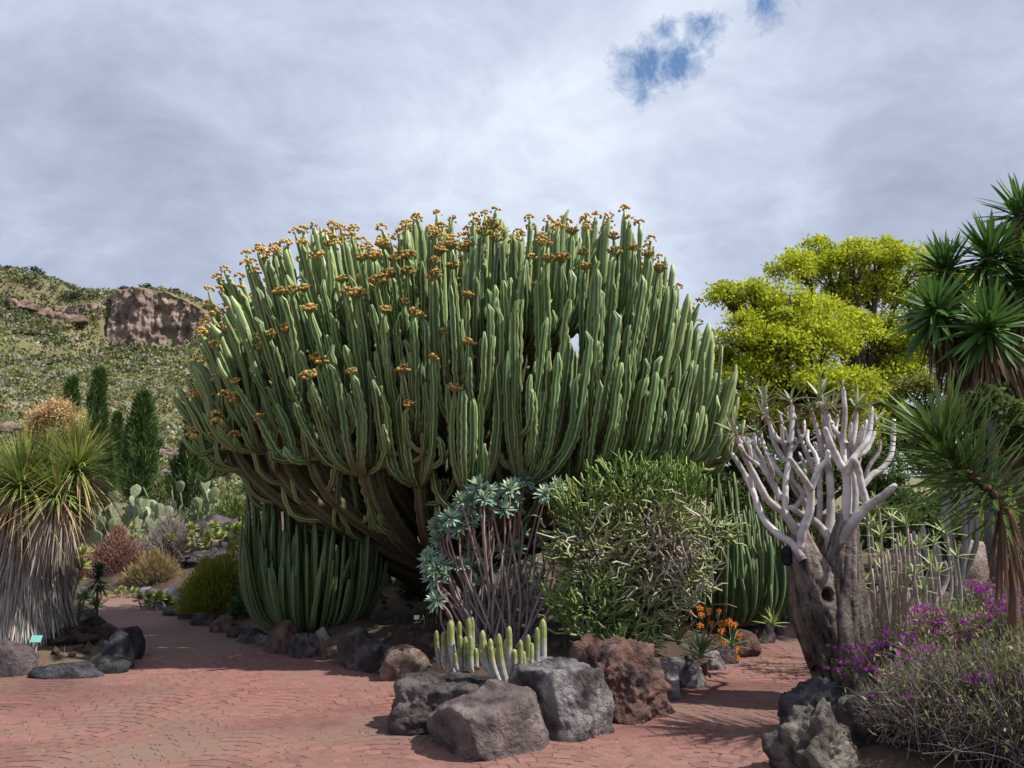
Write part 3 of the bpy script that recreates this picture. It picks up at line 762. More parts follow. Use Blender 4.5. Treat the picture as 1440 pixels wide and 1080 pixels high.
bl = 'lava stone edging the bed of the giant tree along the left path'
for k, (px, py, w_, h_) in enumerate(((352, 905, 44, 26), (312, 890, 40, 22), (330, 897, 24, 16), (284, 880, 34, 20), (262, 870, 30, 18), (368, 908, 26, 18), (488, 922, 30, 24), (545, 935, 34, 26), (240, 866, 24, 14))):
    put_rock(px, py, w_, h_, 60 + k, (LAVA, RED, GREY)[k % 3 if k % 2 else 0], ['low dark lava stone beneath the left skirt of the spurge clump', 'dark lava stone at the foot of the broom bush', 'small reddish wedge stone beside the broom bush', 'dark lava stone in dry grass left of the broom bush', 'pale grey stone near the flat pale boulder', 'dark flat stone before the dark red mossy stone', 'reddish stone tucked behind the broad dark stone', 'dark stone under the giant tree beside the broad dark one', 'smallest dark stone next to the flat pale boulder'][k])
put_rock(238, 852, 46, 26, 80, ((.3, .28, .28), (.42, .4, .4), (.2, .18, .18)), 'flat pale grey boulder at the bend of the left path')
put_rock(212, 850, 30, 22, 81, LAVA, 'dark stone under the bright aeonium at the bend of the left path')
bl = 'small stone edging the far end of the left path'
for k, (px, py, w_, h_) in enumerate(((150, 832, 30, 14), (175, 833, 26, 12), (200, 842, 24, 16), (122, 833, 22, 14), (108, 840, 24, 14), (112, 852, 22, 12), (104, 862, 26, 14), (118, 868, 20, 10), (222, 858, 20, 14), (128, 842, 18, 10))):
    put_rock(px, py, w_, h_, 90 + k, (GREY, LAVA)[k % 2], bl, 'stones edging the far path', sub=3)
# ring of stones round the thatched plant
put_rock(-6, 952, 60, 42, 110, ((.11, .085, .09), (.16, .13, .14), (.07, .055, .06)), 'smooth rounded purplish boulder at the foot of the thatched plant', cuts=4, hmin=.8, rough=.08)
put_rock(82, 955, 78, 22, 111, ((.05, .048, .055), (.12, .12, .14), (.03, .028, .03)), 'long low black stone in the ring by the thatched plant', deep=.4, cuts=5)
put_rock(135, 948, 66, 26, 112, ((.035, .033, .038), (.07, .068, .075), (.02, .02, .022)), 'glossy black stone linking the ring of the thatched plant', deep=.5)
put_rock(158, 942, 44, 46, 113, ((.04, .038, .045), (.11, .11, .13), (.025, .025, .028)), 'blocky black stone with pale top at the ring corner', deep=.8)
put_rock(176, 928, 38, 40, 114, ((.03, .028, .032), (.06, .055, .06), (.02, .018, .02)), 'round black stone jutting into the path from the ring')
put_rock(140, 905, 34, 24, 115, RED, 'reddish brown stone inside the ring corner')
put_rock(118, 893, 44, 22, 116, ((.05, .038, .034), (.075, .055, .048), (.03, .024, .022)), 'dark brown stone behind the soil heap')
put_rock(92, 890, 44, 16, 117, LAVA, 'flat dark stone between the thatched plant and the soil heap')
mb = MB(); v, f, c = rock((.36, .3, .13), 118, 5, .35, 5, ((.05, .033, .027), (.085, .056, .043), (.03, .02, .017)), .8)
mb.add(v, c, t=f); o = mb.build('soil_heap', M['soil']); g = G(80, 918); o.location = (g[0], g[1], .14); tag(o, 'heap of crumbly dark soil inside the stone ring', 'soil heap')
# right path and right bed
bl = 'dark stone edging the right path below the orange flowers'
for k, (px, py, w_, h_) in enumerate(((1000, 944, 40, 30), (1024, 934, 34, 26), (1048, 925, 44, 36), (1075, 905, 36, 32), (1092, 893, 28, 22), (1060, 900, 40, 30), (985, 950, 24, 22))):
    put_rock(px, py, w_, h_, 130 + k, (GREY, LAVA, RED, LAVA)[k % 4], ['grey stone under the low green aloe by the right path', 'dark lava stone beneath the orange flower heads', 'broad reddish stone below the slender dark columns', 'dark stone at the foot of the second bright aloe', 'small grey stone at the narrow end of the right path', 'dark stone behind the broad reddish one', 'small red stone beside the small upright grey boulder'][k])
put_rock(1172, 1040, 96, 64, 150, ((.07, .065, .07), (.17, .155, .155), (.035, .03, .033)), 'rugged dark grey boulder at the foot of the quiver tree', sub=5, rough=.3)
put_rock(1170, 1105, 110, 90, 151, ((.13, .115, .1), (.24, .21, .18), (.06, .052, .05)), 'knobbly pale lava boulder below the rugged dark one', sub=5, rough=.34)
put_rock(1245, 1075, 90, 90, 152, LAVA, 'dark boulder half hidden under the purple flowering shrub', sub=5, rough=.25)
put_rock(1228, 985, 56, 50, 153, ((.11, .075, .075), (.16, .11, .11), (.06, .045, .045)), 'smooth purplish stone between quiver trunk and purple flowers', cuts=5, hmin=.75)
put_rock(1300, 905, 44, 34, 154, TAN, 'brown stone at the foot of the bushy aloe', dz=.1)
put_rock(1376, 830, 60, 62, 155, ((.3, .23, .21), (.4, .32, .29), (.2, .15, .14)), 'pinkish boulder in the background behind the agave', dz=.2, cuts=6, hmin=.7)
# lava mound far left
for k, (px, Y, sx, sz, lab) in enumerate(((318, 17.5, 1.0, .75, 'jagged dark lava mound behind the yellow-green bush'), (278, 16.0, .55, .35, 'low dark lava lump among aeoniums'), (300, 14.6, .6, .3, 'low brown lava ridge behind the yellow-green bush'))):
    b = S(px, Y); v, f, c = rock((sx, sx * .7, sz), 170 + k, 5, .4, 9, LAVA); mb = MB(); mb.add(v, c, t=f)
    o = mb.build('rock', M['rock']); o.location = tuple(b + (0, 0, sz * .2)); tag(o, lab, 'rock')

# ================================================================== LEAF ROSETTES
def leaf_mesh(L, W, droop, fold, cb, ct, m, segs=5, wprof=None, name='leaf'):
    b = MB(); strips(b, np.zeros((1, 3)), np.array([[1.0, 0, 0]]), L, W, droop, segs, cb, ct, fold=fold, wprof=wprof)
    return b.mesh(name, m)
def bud(pos, axis, r, L, col):
    b = MB(); tube(b, [pos - axis * L * .6, pos, pos + axis * L * .6], [r * .8, r, r * .3], 6, col=col); return b
def rosette(parent, pos, axis, protos, n, el0, el1, scale=1.0, budr=.015, budc=(.15, .2, .08), m='succ', name='rosette'):
    """a rosette part with its leaves as sub-parts; elevation is measured from the plane across the axis"""
    axis = norm(axis); pos = np.asarray(pos, float)
    ro = bud(pos, axis, budr, budr * 3, budc).build(name, M[m], parent)
    e1 = norm(np.cross(axis, (0.31, .9, .2))); e2 = np.cross(axis, e1)
    for k in range(n):
        a = k * 2.39996 + rng.uniform(-.2, .2); f = k / max(n - 1, 1)
        el = math.radians(el0 + (el1 - el0) * f + rng.uniform(-8, 8))
        rad = e1 * math.cos(a) + e2 * math.sin(a)
        d = rad * math.cos(el) + axis * math.sin(el)
        up = axis * math.cos(el) - rad * math.sin(el)
        place('leaf', protos[int(rng.integers(len(protos)))], ro, pos + axis * budr * 2 * (f - .3), d, up, scale * rng.uniform(.8, 1.12) * (1 - .25 * f))
    return ro

# ------------------------------------------------------------------ quiver tree
QY = 6.25
def Z7(u, v): return 960 + u / 2.84, 520 + v / 2.84
qroot = G(1190, 992); qroot = np.array([qroot[0], 6.2, gz(qroot[0], 6.2)])
qt = thing('quiver_tree', 'stout quiver tree with flaky trunk and bare forked silvery branches', 'tree', qroot)
def hollow_col(v, c, holes):
    for (hp, hr, push) in holes:
        d = np.linalg.norm((v - hp) * (1, .6, .55), axis=1) * (1 + .35 * fbm(v * 14, 3)); m = np.clip((1 - d / hr) * 3, 0, 1)
        c[:] = c * (1 - m[:, None]) + np.array([.022, .015, .012]) * m[:, None]; v[:, 1] += m * push
def trunk_piece(pix, Y, name, holes=(), base=(.105, .082, .072), tip=(.25, .21, .2), amp=.13, seed=0):
    """gnarled bark: lobes, vertical cracks and loose flakes are in the mesh"""
    p = np.array([P(a, b, Y + (yo[0] if yo else 0)) for a, b, r, *yo in pix]); r = np.array([x[2] for x in pix]) * Y / F
    K, sd = 110, 72; p = smooth(np.c_[p, r], K)
    th = np.linspace(0, 2*PI, sd, endpoint=False)
    o = 0 * p[:, :1] + 0 * th[None]; cz = p[:, 2:3] + o
    q3 = np.stack([np.cos(th)[None] + o, np.sin(th)[None] + o, cz], -1).reshape(-1, 3)
    n = fbm(q3 * (1.7, 1.7, 2.0) + seed, 3).reshape(K, sd); flut = np.sin(th * 3 + cz * 1.8 + 1.5 * n + seed)
    crack = np.clip(1 - np.abs(fbm(q3 * (3.6, 3.6, 1.5) + seed + 7, 3)).reshape(K, sd) * 9, 0, 1)
    flake = np.round(fbm(q3 * (5, 5, 6) + seed + 30, 3).reshape(K, sd) * 2.5) / 2.5
    fine_ = fbm(q3 * (12, 12, 14) + seed, 3).reshape(K, sd)
    prof = 1 + amp * n + amp * .4 * flut - .10 * crack + .035 * flake + .02 * fine_
    t = np.linspace(0, 1, K)[:, None, None] ** 1.6
    c = (np.array(base) * (1 - t) + np.array(tip) * t) * np.clip(1 + .42 * flake + .3 * fine_ + .3 * n, .35, 1.9)[..., None]
    warm = np.clip(fbm(q3 * 2.2 + seed + 60, 3) * 1.6 - .1, 0, 1).reshape(K, sd, 1) * .55
    c = c * (1 - warm) + np.array([.20, .135, .095]) * warm * (1 + .4 * flake[..., None])
    c = c * (1 - .72 * crack[..., None])
    mb = MB(); tube(mb, p[:, :3], p[:, 3], sd, prof, c, twist=-PI / 2)
    hollow_col(mb.v[0], mb.c[0], holes)
    return mb.build(name, M['trunk'], qt)
H1, H2 = P(1142, 962, QY - .18), P(1168, 838, QY - .22)
trunk_piece([(1194, 1015, 40), (1180, 965, 31), (1166, 910, 35), (1150, 860, 37), (1138, 815, 30), (1128, 782, 22), (1122, 755, 16), (1121, 738, 12)], QY, 'trunk', [(H1, .10, .09), (H2, .05, .05)], seed=2)
trunk_piece([(1206, 1010, 36, .02), (1196, 950, 30, .0), (1188, 890, 31, -.02), (1184, 840, 30), (1184, 800, 26), (1187, 768, 21), (1190, 742, 16), (1190, 722, 12)], QY - .02, 'trunk', [(H2, .06, .05)], base=(.12, .095, .085), seed=9)
trunk_piece([(1160, 870, 26, .12), (1162, 820, 24, .1), (1166, 780, 19, .1), (1168, 750, 15, .1), (1167, 725, 12, .1)], QY + .1, 'trunk', seed=14)
mb = MB(); v, f, c = rock((.045, .03, .08), 3, 3, .1, 4, ((.012, .012, .015), (.025, .025, .03), (.01, .01, .01)), .8, floor=-1)
mb.add(v + P(1106, 782, QY - .05), c, t=f); mb.build('pruning_scar', M['bark'], qt, label='black sealed pruning scar')
QB = [  # points in the enlarged picture, half widths, depth offset
 ([(470, 745), (438, 695), (385, 660), (320, 590), (285, 500), (255, 430), (195, 330)], 22, 12, -.10, .15),
 ([(480, 770), (458, 660), (410, 580), (340, 520), (290, 430), (250, 350), (215, 262)], 27, 11, -.02, -.2),
 ([(470, 700), (480, 640), (508, 560), (512, 455)], 25, 17, -.08, -.15),
 ([(512, 475), (470, 415), (425, 350)], 17, 12, -.18, -.3), ([(512, 475), (545, 395), (575, 360), (580, 320)], 16, 10, -.18, -.25),
 ([(408, 590), (410, 500), (412, 430), (425, 360), (432, 290), (438, 200), (435, 138)], 16, 11, 0, .2),
 ([(418, 300), (372, 268), (340, 195), (330, 140)], 14, 11, .1, .3), ([(395, 520), (340, 420), (292, 350), (252, 275)], 18, 11, .1, .35),
 ([(400, 430), (360, 370), (328, 310), (310, 245)], 13, 8, .15, .35), ([(412, 370), (370, 300), (345, 210)], 15, 11, .12, .25),
 ([(590, 740), (588, 650), (592, 540), (585, 395)], 30, 18, .1, .2), ([(585, 410), (560, 300), (566, 230), (550, 120)], 18, 11, .2, .3),
 ([(600, 700), (545, 620), (480, 580), (425, 545)], 24, 14, .05, .2), ([(440, 560), (480, 500), (440, 440), (430, 400)], 14, 10, .2, .35),
 ([(650, 680), (655, 560), (655, 430), (625, 370), (592, 300), (568, 230)], 28, 14, -.05, -.1),
 ([(640, 690), (680, 610), (740, 545), (795, 508), (852, 458)], 32, 15, -.08, -.3), ([(738, 548), (715, 468), (702, 400), (682, 362), (655, 420)], 18, 14, -.15, -.1),
 ([(680, 600), (688, 480), (662, 340), (680, 280), (696, 165)], 20, 12, .1, .2), ([(648, 420), (640, 290), (648, 180), (640, 68)], 16, 11, .02, .05),
 ([(655, 390), (700, 330), (742, 265), (756, 148)], 16, 12, -.05, .1), ([(690, 350), (735, 320), (768, 245)], 14, 10, .05, .15),
 ([(690, 500), (750, 425), (800, 390), (835, 330), (845, 198)], 18, 12, .25, .5), ([(545, 610), (548, 520), (542, 420), (520, 400)], 15, 13, .2, .3),
 ([(530, 420), (490, 320), (460, 235)], 15, 10, .2, .35), ([(635, 390), (600, 300), (562, 160), (545, 130)], 16, 11, .12, .1),
 ([(555, 350), (545, 270), (512, 160)], 15, 9, .22, .2), ([(500, 560), (430, 440), (425, 330), (450, 300)], 14, 10, .3, .4), ([(655, 300), (600, 230), (575, 165)], 14, 9, .0, .3),
 ([(300, 380), (255, 345), (225, 300)], 10, 9, -.1, -.3), ([(470, 300), (445, 270), (430, 210)], 12, 10, .3, .5)]
for (u0, v0, u1, v1, r0) in ((300, 470, 268, 300, 11), (350, 450, 330, 330, 11), (440, 420, 395, 220, 12), (470, 400, 485, 200, 12), (520, 420, 500, 240, 11), (590, 430, 620, 180, 13), (610, 420, 595, 200, 12), (650, 430, 672, 210, 12),
                             (690, 420, 720, 220, 12), (710, 430, 790, 280, 12), (560, 480, 530, 290, 11), (480, 520, 465, 330, 11), (620, 500, 610, 300, 12), (670, 470, 735, 200, 11), (330, 420, 285, 250, 10), (400, 350, 385, 170, 11)):
    QB.append(([(u0, v0), (u0 + (u1 - u0) * .2 + rng.uniform(-14, 14), v0 + (v1 - v0) * .35), (u0 + (u1 - u0) * .75 + rng.uniform(-14, 14), v0 + (v1 - v0) * .7), (u1, v1)], r0, 8, .1 + rng.uniform(-.1, .2), rng.uniform(-.1, .5)))
LINES = []; nmain = len(QB) - 16
for bi, (uv, r0, r1, d0, d1) in enumerate(QB):
    p = np.array([P(*Z7(u, v), QY + d0 + (d1 - d0) * k / (len(uv) - 1)) for k, (u, v) in enumerate(uv)])
    if bi >= nmain:                                # twigs start on the nearest older branch
        allp = np.vstack(LINES); hit = allp[np.argmin(np.linalg.norm((allp - p[0]) * (1, .25, 1), axis=1))]
        w_ = np.array([1, .7, .3, 0])[:, None]; p = p + (hit - p[0]) * w_
    p = p if r0 < 19 else np.vstack([p[0] + (p[0] - p[1]) * .35, p]); n = 8 * len(uv); s = smooth(p, n); t = np.linspace(0, 1, n)
    r = (r0 * (1 + .05 * np.clip(1 - t * 3, 0, 1)) * (1 - t) + r1 * t) * .80 / 2.84 * QY / F * (1 + .05 * np.sin(t * n * 1.1))
    r[-3:] *= (1, .9, .6); LINES.append(s[3:int(n * .85)])
    m = np.clip(.5 + .8 * fbm(s * 7, 3), 0, 1)[:, None]
    c = (np.array([.34, .30, .29]) * (1 - m) + np.array([.66, .62, .63]) * m) * (.8 + .3 * t[:, None]) * (1 - .10 * (np.abs(np.sin(t * n * 1.1 + 2 * m[:, 0])) > .9)[:, None]) * (1 - .45 * (1 - sst(t, 0, .22)) * (r0 > 19))[:, None]
    th = np.linspace(0, 2*PI, 12, endpoint=False)
    prof = 1 + .05 * fbm(np.stack([np.repeat(t * 6, 12), np.tile(np.cos(th), n), np.tile(np.sin(th), n)], 1) + r0, 3).reshape(n, 12)
    mb = MB(); tube(mb, s, r, 12, prof, c); mb.build('branch', M['quiver'], qt)
ql = [leaf_mesh(.21, .032, dr, .5, (.30, .33, .19), (.28, .31, .18), M['succ']) for dr in (-.05, .1, .25)]
qd = [leaf_mesh(.15, .018, dr, .3, (.24, .13, .08), (.30, .20, .13), M['dry']) for dr in (.7, 1.0, .4)]
for (u, v, d, s) in ((212, 238, -.2, 1.1), (300, 238, .35, .85), (330, 118, .25, 1.15), (322, 165, .1, .9), (432, 118, .2, 1.0), (460, 205, .35, .9), (548, 98, .25, 1.15), (565, 150, .1, .8), (640, 62, .05, .5), (696, 135, .2, 1.1), (512, 148, .2, .8), (770, 205, .3, .9), (600, 140, .3, .9), (430, 190, .5, .8), (530, 320, .4, .6)):
    ax = norm(np.array([(u - 520) / 700, rng.uniform(-.3, .1), 1.0])); pos = P(*Z7(u, v + 12), QY + d)
    ro = rosette(qt, pos, ax, ql, 11, 12, 75, s, .016, (.3, .3, .2))
    for k in range(9):
        a = rng.uniform(0, 2*PI); dd = np.array([math.cos(a), math.sin(a), rng.uniform(-.3, .3)])
        place('dry_leaf', qd[k % 3], ro, pos - ax * .02, dd, (0, 0, 1), s * rng.uniform(.6, 1))

# ------------------------------------------------------------------ bushy aloe behind the quiver tree
def Z8(u, v): return 1180 + u / 3.377, 640 + v / 3.377
ab = S(1262, 7.6); at_ = thing('bushy_aloe', 'bushy aloe of crowded thin grey stems with pale green star rosettes behind the quiver trunk', 'succulent', ab)
al = [leaf_mesh(.20, .022, dr, .4, (.25, .31, .12), (.30, .35, .15), M['succ']) for dr in (-.05, .08, .2)]
tipsA = [(150, 330), (200, 470), (208, 548), (265, 650), (360, 570), (432, 520), (322, 330), (510, 372), (110, 615), (200, 385), (250, 300), (400, 640), (470, 560), (130, 250), (190, 250), (450, 420), (300, 440), (90, 470), (560, 480), (380, 440)]
for k, (u, v) in enumerate(tipsA):
    Y = 7.4 + rng.uniform(-.45, .6); T = P(*Z8(u, v), Y); b = ab + np.array([rng.uniform(-.28, .3), rng.uniform(-.15, .2), -.05])
    mid = b + (T - b) * np.array([1.3, 1, .35]) + rng.normal(size=3) * .10
    pts = bez(b, b + (mid - b) * .8, T - np.array([0, 0, .45 * (T[2] - b[2])]), T, 16)
    mb = MB(); tube(mb, pts, np.linspace(.021, .012, 16), 7, col=jit((.33, .28, .25), 16, .25)); mb.build('stem', M['quiver'], at_)
    rosette(at_, T, norm(np.array([rng.uniform(-.3, .3), -.25, 1])), al, 12, 5, 70, rng.uniform(.85, 1.15), .012, (.2, .25, .1))
for k in range(30):
    a = rng.uniform(-1, 1); T = P(*Z8(250 + a * 190, rng.uniform(380, 720)), 7.5 + rng.uniform(-.4, .6)); b = ab + np.array([rng.uniform(-.3, .3), rng.uniform(-.15, .2), -.05])
    pts = bez(b, b + np.array([(T - b)[0] * .9, (T - b)[1] * .6, .1]), T - np.array([0, 0, .6]), T, 14) + np.cumsum(rng.normal(size=(14, 3)) * .012, 0)
    mb = MB(); tube(mb, pts, np.linspace(.018, .010, 14), 6, col=jit((.33, .275, .235), 14, .3)); mb.build('stem', M['quiver'], at_)
# tall grey stems further back
for k, (px, py, Y, lab) in enumerate(((1310, 700, 9.0, 'tall bare grey column stems standing behind the bushy aloe'), (1342, 690, 9.4, 'tall grey brown stem cluster beside the drooping yucca'))):
    b = S(px, Y); t = thing('grey_column_plant', lab, 'succulent', b)
    for j in range(9):
        tp_ = P(px + rng.uniform(-28, 28), py + rng.uniform(-25, 110), Y + rng.uniform(-.2, .2)); b2 = b + np.array([rng.uniform(-.16, .16), rng.uniform(-.1, .1), -.05])
        pts = smooth([b2, b2 + (tp_ - b2) * (.5, .5, .35) + rng.normal(size=3) * .04, b2 + (tp_ - b2) * (1, 1, .7), tp_], 16)
        mb = MB(); ribbed(mb, pts, rng.uniform(.03, .045), 5, .25, .1, .1, (.24, .21, .2), (.36, .33, .32)); mb.build('stem', M['quiver'], t)

# ------------------------------------------------------------------ yuccas on the right
yl = [leaf_mesh(.68, .072, dr, .35, (.05, .13, .025), (.095, .20, .04), M['leaf'], 7, ([0, .08, .3, .6, .85, 1], [.6, .7, 1, .9, .5, .03])) for dr in (-.03, .04, .12, .2)]
def thatch(mb, pos, n, L, W, cols, spread=.35, r=.1):
    a = rng.uniform(0, 2*PI, n); rr_ = r * np.sqrt(rng.uniform(0.2, 1, n))
    b = pos + np.stack([np.cos(a) * rr_, np.sin(a) * rr_, rng.uniform(-.25, .05, n)], 1)
    d = np.stack([np.cos(a) * spread * rng.uniform(.2, 1.2, n), np.sin(a) * spread * rng.uniform(.2, 1.2, n), -np.ones(n)], 1)
    ci = np.asarray(cols)[rng.integers(len(cols), size=n)] * rng.uniform(.7, 1.25, (n, 1))
    strips(mb, b, d, rng.uniform(.65, 1.1, n) * L, W * rng.uniform(.6, 1.2, n), rng.uniform(-.05, .12, n), 4, ci, ci * .9, side=rng.normal(size=(n, 3)))
DRYC = [(.24, .155, .10), (.17, .105, .07), (.30, .215, .145), (.12, .08, .06)]
YY = 9.4
yb = np.array([P(1478, 700, YY)[0], YY + .3, 0]); yb[2] = gz(yb[0], yb[1])
yt = thing('yucca_tree', 'tall yucca tree with glossy dark green spiky heads and brown dead-leaf thatch', 'tree', yb)
fork = yb + np.array([-.15, -.05, 2.1])
mb = MB(); tube(mb, smooth([yb - (0, 0, .1), yb + (.05, 0, 1), fork], 14), np.linspace(.28, .17, 14), 12, col=jit((.16, .12, .09), 14)); mb.build('trunk', M['bark'], yt)
for (px, py, dY, n, s) in ((1330, 378, .3, 52, .9), (1392, 362, .1, 56, 1.05), (1316, 440, -.1, 56, 1.0), (1389, 462, -.5, 58, 1.05), (1434, 300, .35, 44, 1.0), (1452, 390, -.1, 36, 1.05)):
    pos = P(px, py, YY + dY)
    ax = norm(np.array([(px - 1430) / 260, -.35 - .25 * (py > 420), .95 - .3 * (py > 430)]))
    mb = MB(); tube(mb, bez(fork, fork + (0, 0, .5), pos - ax * .6, pos, 14), np.linspace(.15, .07, 14), 9, col=jit((.17, .125, .09), 14)); mb.build('limb', M['bark'], yt)
    rosette(yt, pos, ax, yl, n, -48, 80, s, .05, (.08, .14, .04), 'leaf', 'leaf_head')
    mb = MB(); lp = bez(fork, fork + (0, 0, .5), pos - ax * .6, pos, 14)
    for q_ in lp[7:13]: thatch(mb, q_, 60, .55, .03, DRYC, .4, .12)
    mb.build('dead_leaf_skirt', M['dry'], yt, kind='stuff')
    k_ = 46; e1 = norm(np.cross(ax, (.3, .9, .2))); e2 = np.cross(ax, e1); a_ = rng.uniform(0, 2*PI, k_); el_ = np.radians(rng.uniform(-50, 75, k_))
    dd = (np.cos(a_)[:, None] * e1 + np.sin(a_)[:, None] * e2) * np.cos(el_)[:, None] + ax * np.sin(el_)[:, None]
    mb = MB(); strips(mb, pos + dd * .04 - ax * .05, dd, s * rng.uniform(.5, .68, k_), .06, rng.uniform(0, .2, k_), 6, jit((.045, .115, .022), k_, .2), jit((.085, .18, .035), k_, .2), fold=.35); mb.build('inner_leaves', M['leaf'], yt, kind='stuff')
for (px, py, dY, n, L, r) in ((1405, 490, -.15, 420, .85, .22), (1440, 480, -.1, 420, .95, .25), (1352, 480, .2, 120, .5, .12), (1425, 540, 0, 420, .8, .24), (1462, 560, 0, 300, .9, .25)):
    mb = MB(); thatch(mb, P(px, py, YY + dY), n, L, .03, DRYC, .38, r); mb.build('dead_leaf_skirt', M['dry'], yt, kind='stuff')

YS = 5.3
def Z9(u, v): return 1200 + u / 4.154, 540 + v / 4.154
sroot = S(1432, YS + .15); sy = thing('leaning_yucca', 'leaning yucca with narrow stiff leaves fanned along a thin stem by the purple flowers', 'yucca', sroot)
sp_ = smooth([sroot - (0, 0, .05), sroot + (.02, 0, .35), P(*Z9(935, 900), YS + .1), P(*Z9(885, 740), YS), P(*Z9(800, 625), YS), P(*Z9(690, 540), YS), P(*Z9(600, 450), YS), P(*Z9(540, 370), YS), P(*Z9(505, 300), YS)], 50)
mb = MB(); tube(mb, sp_, np.interp(np.arange(50), [0, 25, 49], [.034, .028, .018]), 9, col=jit((.16, .10, .07), 50, .2)); mb.build('stem', M['bark'], sy)
sl = [leaf_mesh(.58, .040, dr, .4, (.065, .125, .028), (.125, .195, .05), M['leaf'], 6, ([0, .08, .35, .7, 1], [.6, .7, 1, .75, .03])) for dr in (-.06, 0, .08, .15)]
T_ = norm(np.gradient(sp_, axis=0))
nL = 185
for k in range(nL):
    f = k / nL; i = int(19 + f * 30); ax = T_[min(i, 49)]; pos = sp_[min(i, 49)]
    a = k * 2.39996; e1 = norm(np.cross(ax, (0, 1, 0))); e2 = np.cross(ax, e1)
    el = math.radians(2 + 50 * f + rng.uniform(-12, 12)); rad = e1 * math.cos(a) + e2 * math.sin(a)
    d = rad * math.cos(el) + ax * math.sin(el)
    place('leaf', sl[int(rng.integers(4))], sy, pos, d, ax * math.cos(el) - rad * math.sin(el), rng.uniform(.75, 1.1) * (1 if f > .1 else .8))
mb = MB(); thatch(mb, sp_[19], 40, .6, .022, DRYC, .3, .04); mb.build('dead_leaf_skirt', M['dry'], sy, kind='stuff')

# ------------------------------------------------------------------ thatched grass-tree on the left
tb = S(22, 8.3); gt = thing('thatched_grass_tree', 'thick grass tree trunk wrapped in grey dead thatch with drooping green grassy heads', 'tree', tb)
mb = MB(); tube(mb, smooth([tb - (0, 0, .1), tb + (0, 0, .5), tb + (.0, 0, 1.1), tb + (.0, 0, 1.6)], 16), [.30] * 16, 14, col=(.12, .10, .085)); mb.build('trunk', M['bark'], gt)
n = 7000; a = rng.uniform(0, 2*PI, n); z = rng.uniform(.08, 1.25, n); rad_ = np.interp(z, [0, .3, .8, 1.05, 1.3], [.46, .42, .36, .36, .42])
b = tb + np.stack([np.cos(a) * rad_, np.sin(a) * rad_, z], 1)
d = np.stack([np.cos(a) * .22, np.sin(a) * .22, -np.ones(n)], 1) + rng.normal(size=(n, 3)) * (.10, .10, .0)
ci = np.asarray([(.40, .365, .335), (.31, .28, .255), (.48, .44, .40), (.19, .17, .15)])[rng.integers(4, size=n)] * rng.uniform(.75, 1.2, (n, 1))
Lz = np.minimum(rng.uniform(.28, .55, n), z + .06)
mb = MB(); strips(mb, b, d, Lz, rng.uniform(.010, .02, n), rng.uniform(-.06, .02, n), 4, ci, ci * 1.05, side=np.stack([-np.sin(a), np.cos(a), 0 * a], 1) + rng.normal(size=(n, 3)) * .4)
mb.build('thatch', M['dry'], gt, kind='stuff')
for (px, py, Y, n, s) in ((-30, 672, 8.2, 420, 1.0), (30, 688, 7.95, 560, 1.0), (108, 664, 8.15, 520, 1.0), (60, 672, 8.5, 380, .95), (-70, 720, 8.0, 200, .9), (80, 700, 7.85, 300, .8)):
    pos = P(px, py, Y); lb = tb + (0, 0, 1.35)
    mb = MB(); tube(mb, bez(lb, lb + (0, 0, .2), pos - (0, 0, .3), pos, 10), np.linspace(.2, .08, 10), 9, col=(.13, .1, .08)); mb.build('limb', M['bark'], gt)
    dd = rdir(n, -35, 88); el = dd[:, 2]
    g = np.where(rng.uniform(size=(n, 1)) < .12, (.34, .29, .13), np.where(rng.uniform(size=(n, 1)) < .4, (.25, .31, .07), (.15, .23, .06))) * rng.uniform(.75, 1.25, (n, 1))
    old = (el < -.15)[:, None]; g = np.where(old, np.array([.30, .245, .14]) * rng.uniform(.7, 1.2, (n, 1)), g)
    mb = MB(); strips(mb, pos + dd * .05, dd, s * rng.uniform(.5, .82, n), rng.uniform(.013, .022, n), rng.uniform(.15, .55, n) * (1 - .4 * np.clip(el, 0, 1)), 8, g, np.where(rng.uniform(size=(n, 1)) < .3, g * (1.9, 1.4, 1.2), g), fold=.25, wprof=([0, .1, .6, 1], [.9, 1, .7, .05]))
    mb.build('leaf_head', M['leaf'], gt, kind='stuff')
    mb = MB(); thatch(mb, pos - (0, 0, .04), 420, .5, .016, [(.38, .34, .31), (.45, .40, .35), (.25, .22, .2), (.46, .38, .26)], .2, .16); mb.build('dead_leaf_skirt', M['dry'], gt, kind='stuff')
ar = smooth([P(44, 665, 8.3), P(42, 620, 8.3), P(58, 588, 8.3), P(80, 576, 8.3), P(100, 590, 8.3), P(106, 622, 8.3)], 40)
mb = MB(); tube(mb, ar, np.linspace(.016, .006, 40), 6, col=(.45, .31, .16)); fs = mb.build('flower_spike', M['dry'], gt, label='dried arching tan flower plume')
n = 1500; i = rng.integers(6, 40, n); b = ar[i]; d = unit(n); L = rng.uniform(.05, .2, n)
mb = MB(); twigs(mb, b, b + d * L[:, None], .003, .002, .15, 2, (.50, .34, .17), (.62, .45, .25)); e = np.repeat(b, 3, 0) + np.repeat(d * L[:, None], 3, 0) * rng.uniform(.4, 1, (3*n, 1))
cards(mb, e, .03, .014, jit((.58, .41, .22), 3*n, .2)); mb.build('dried_blooms', M['dry'], fs, kind='stuff')

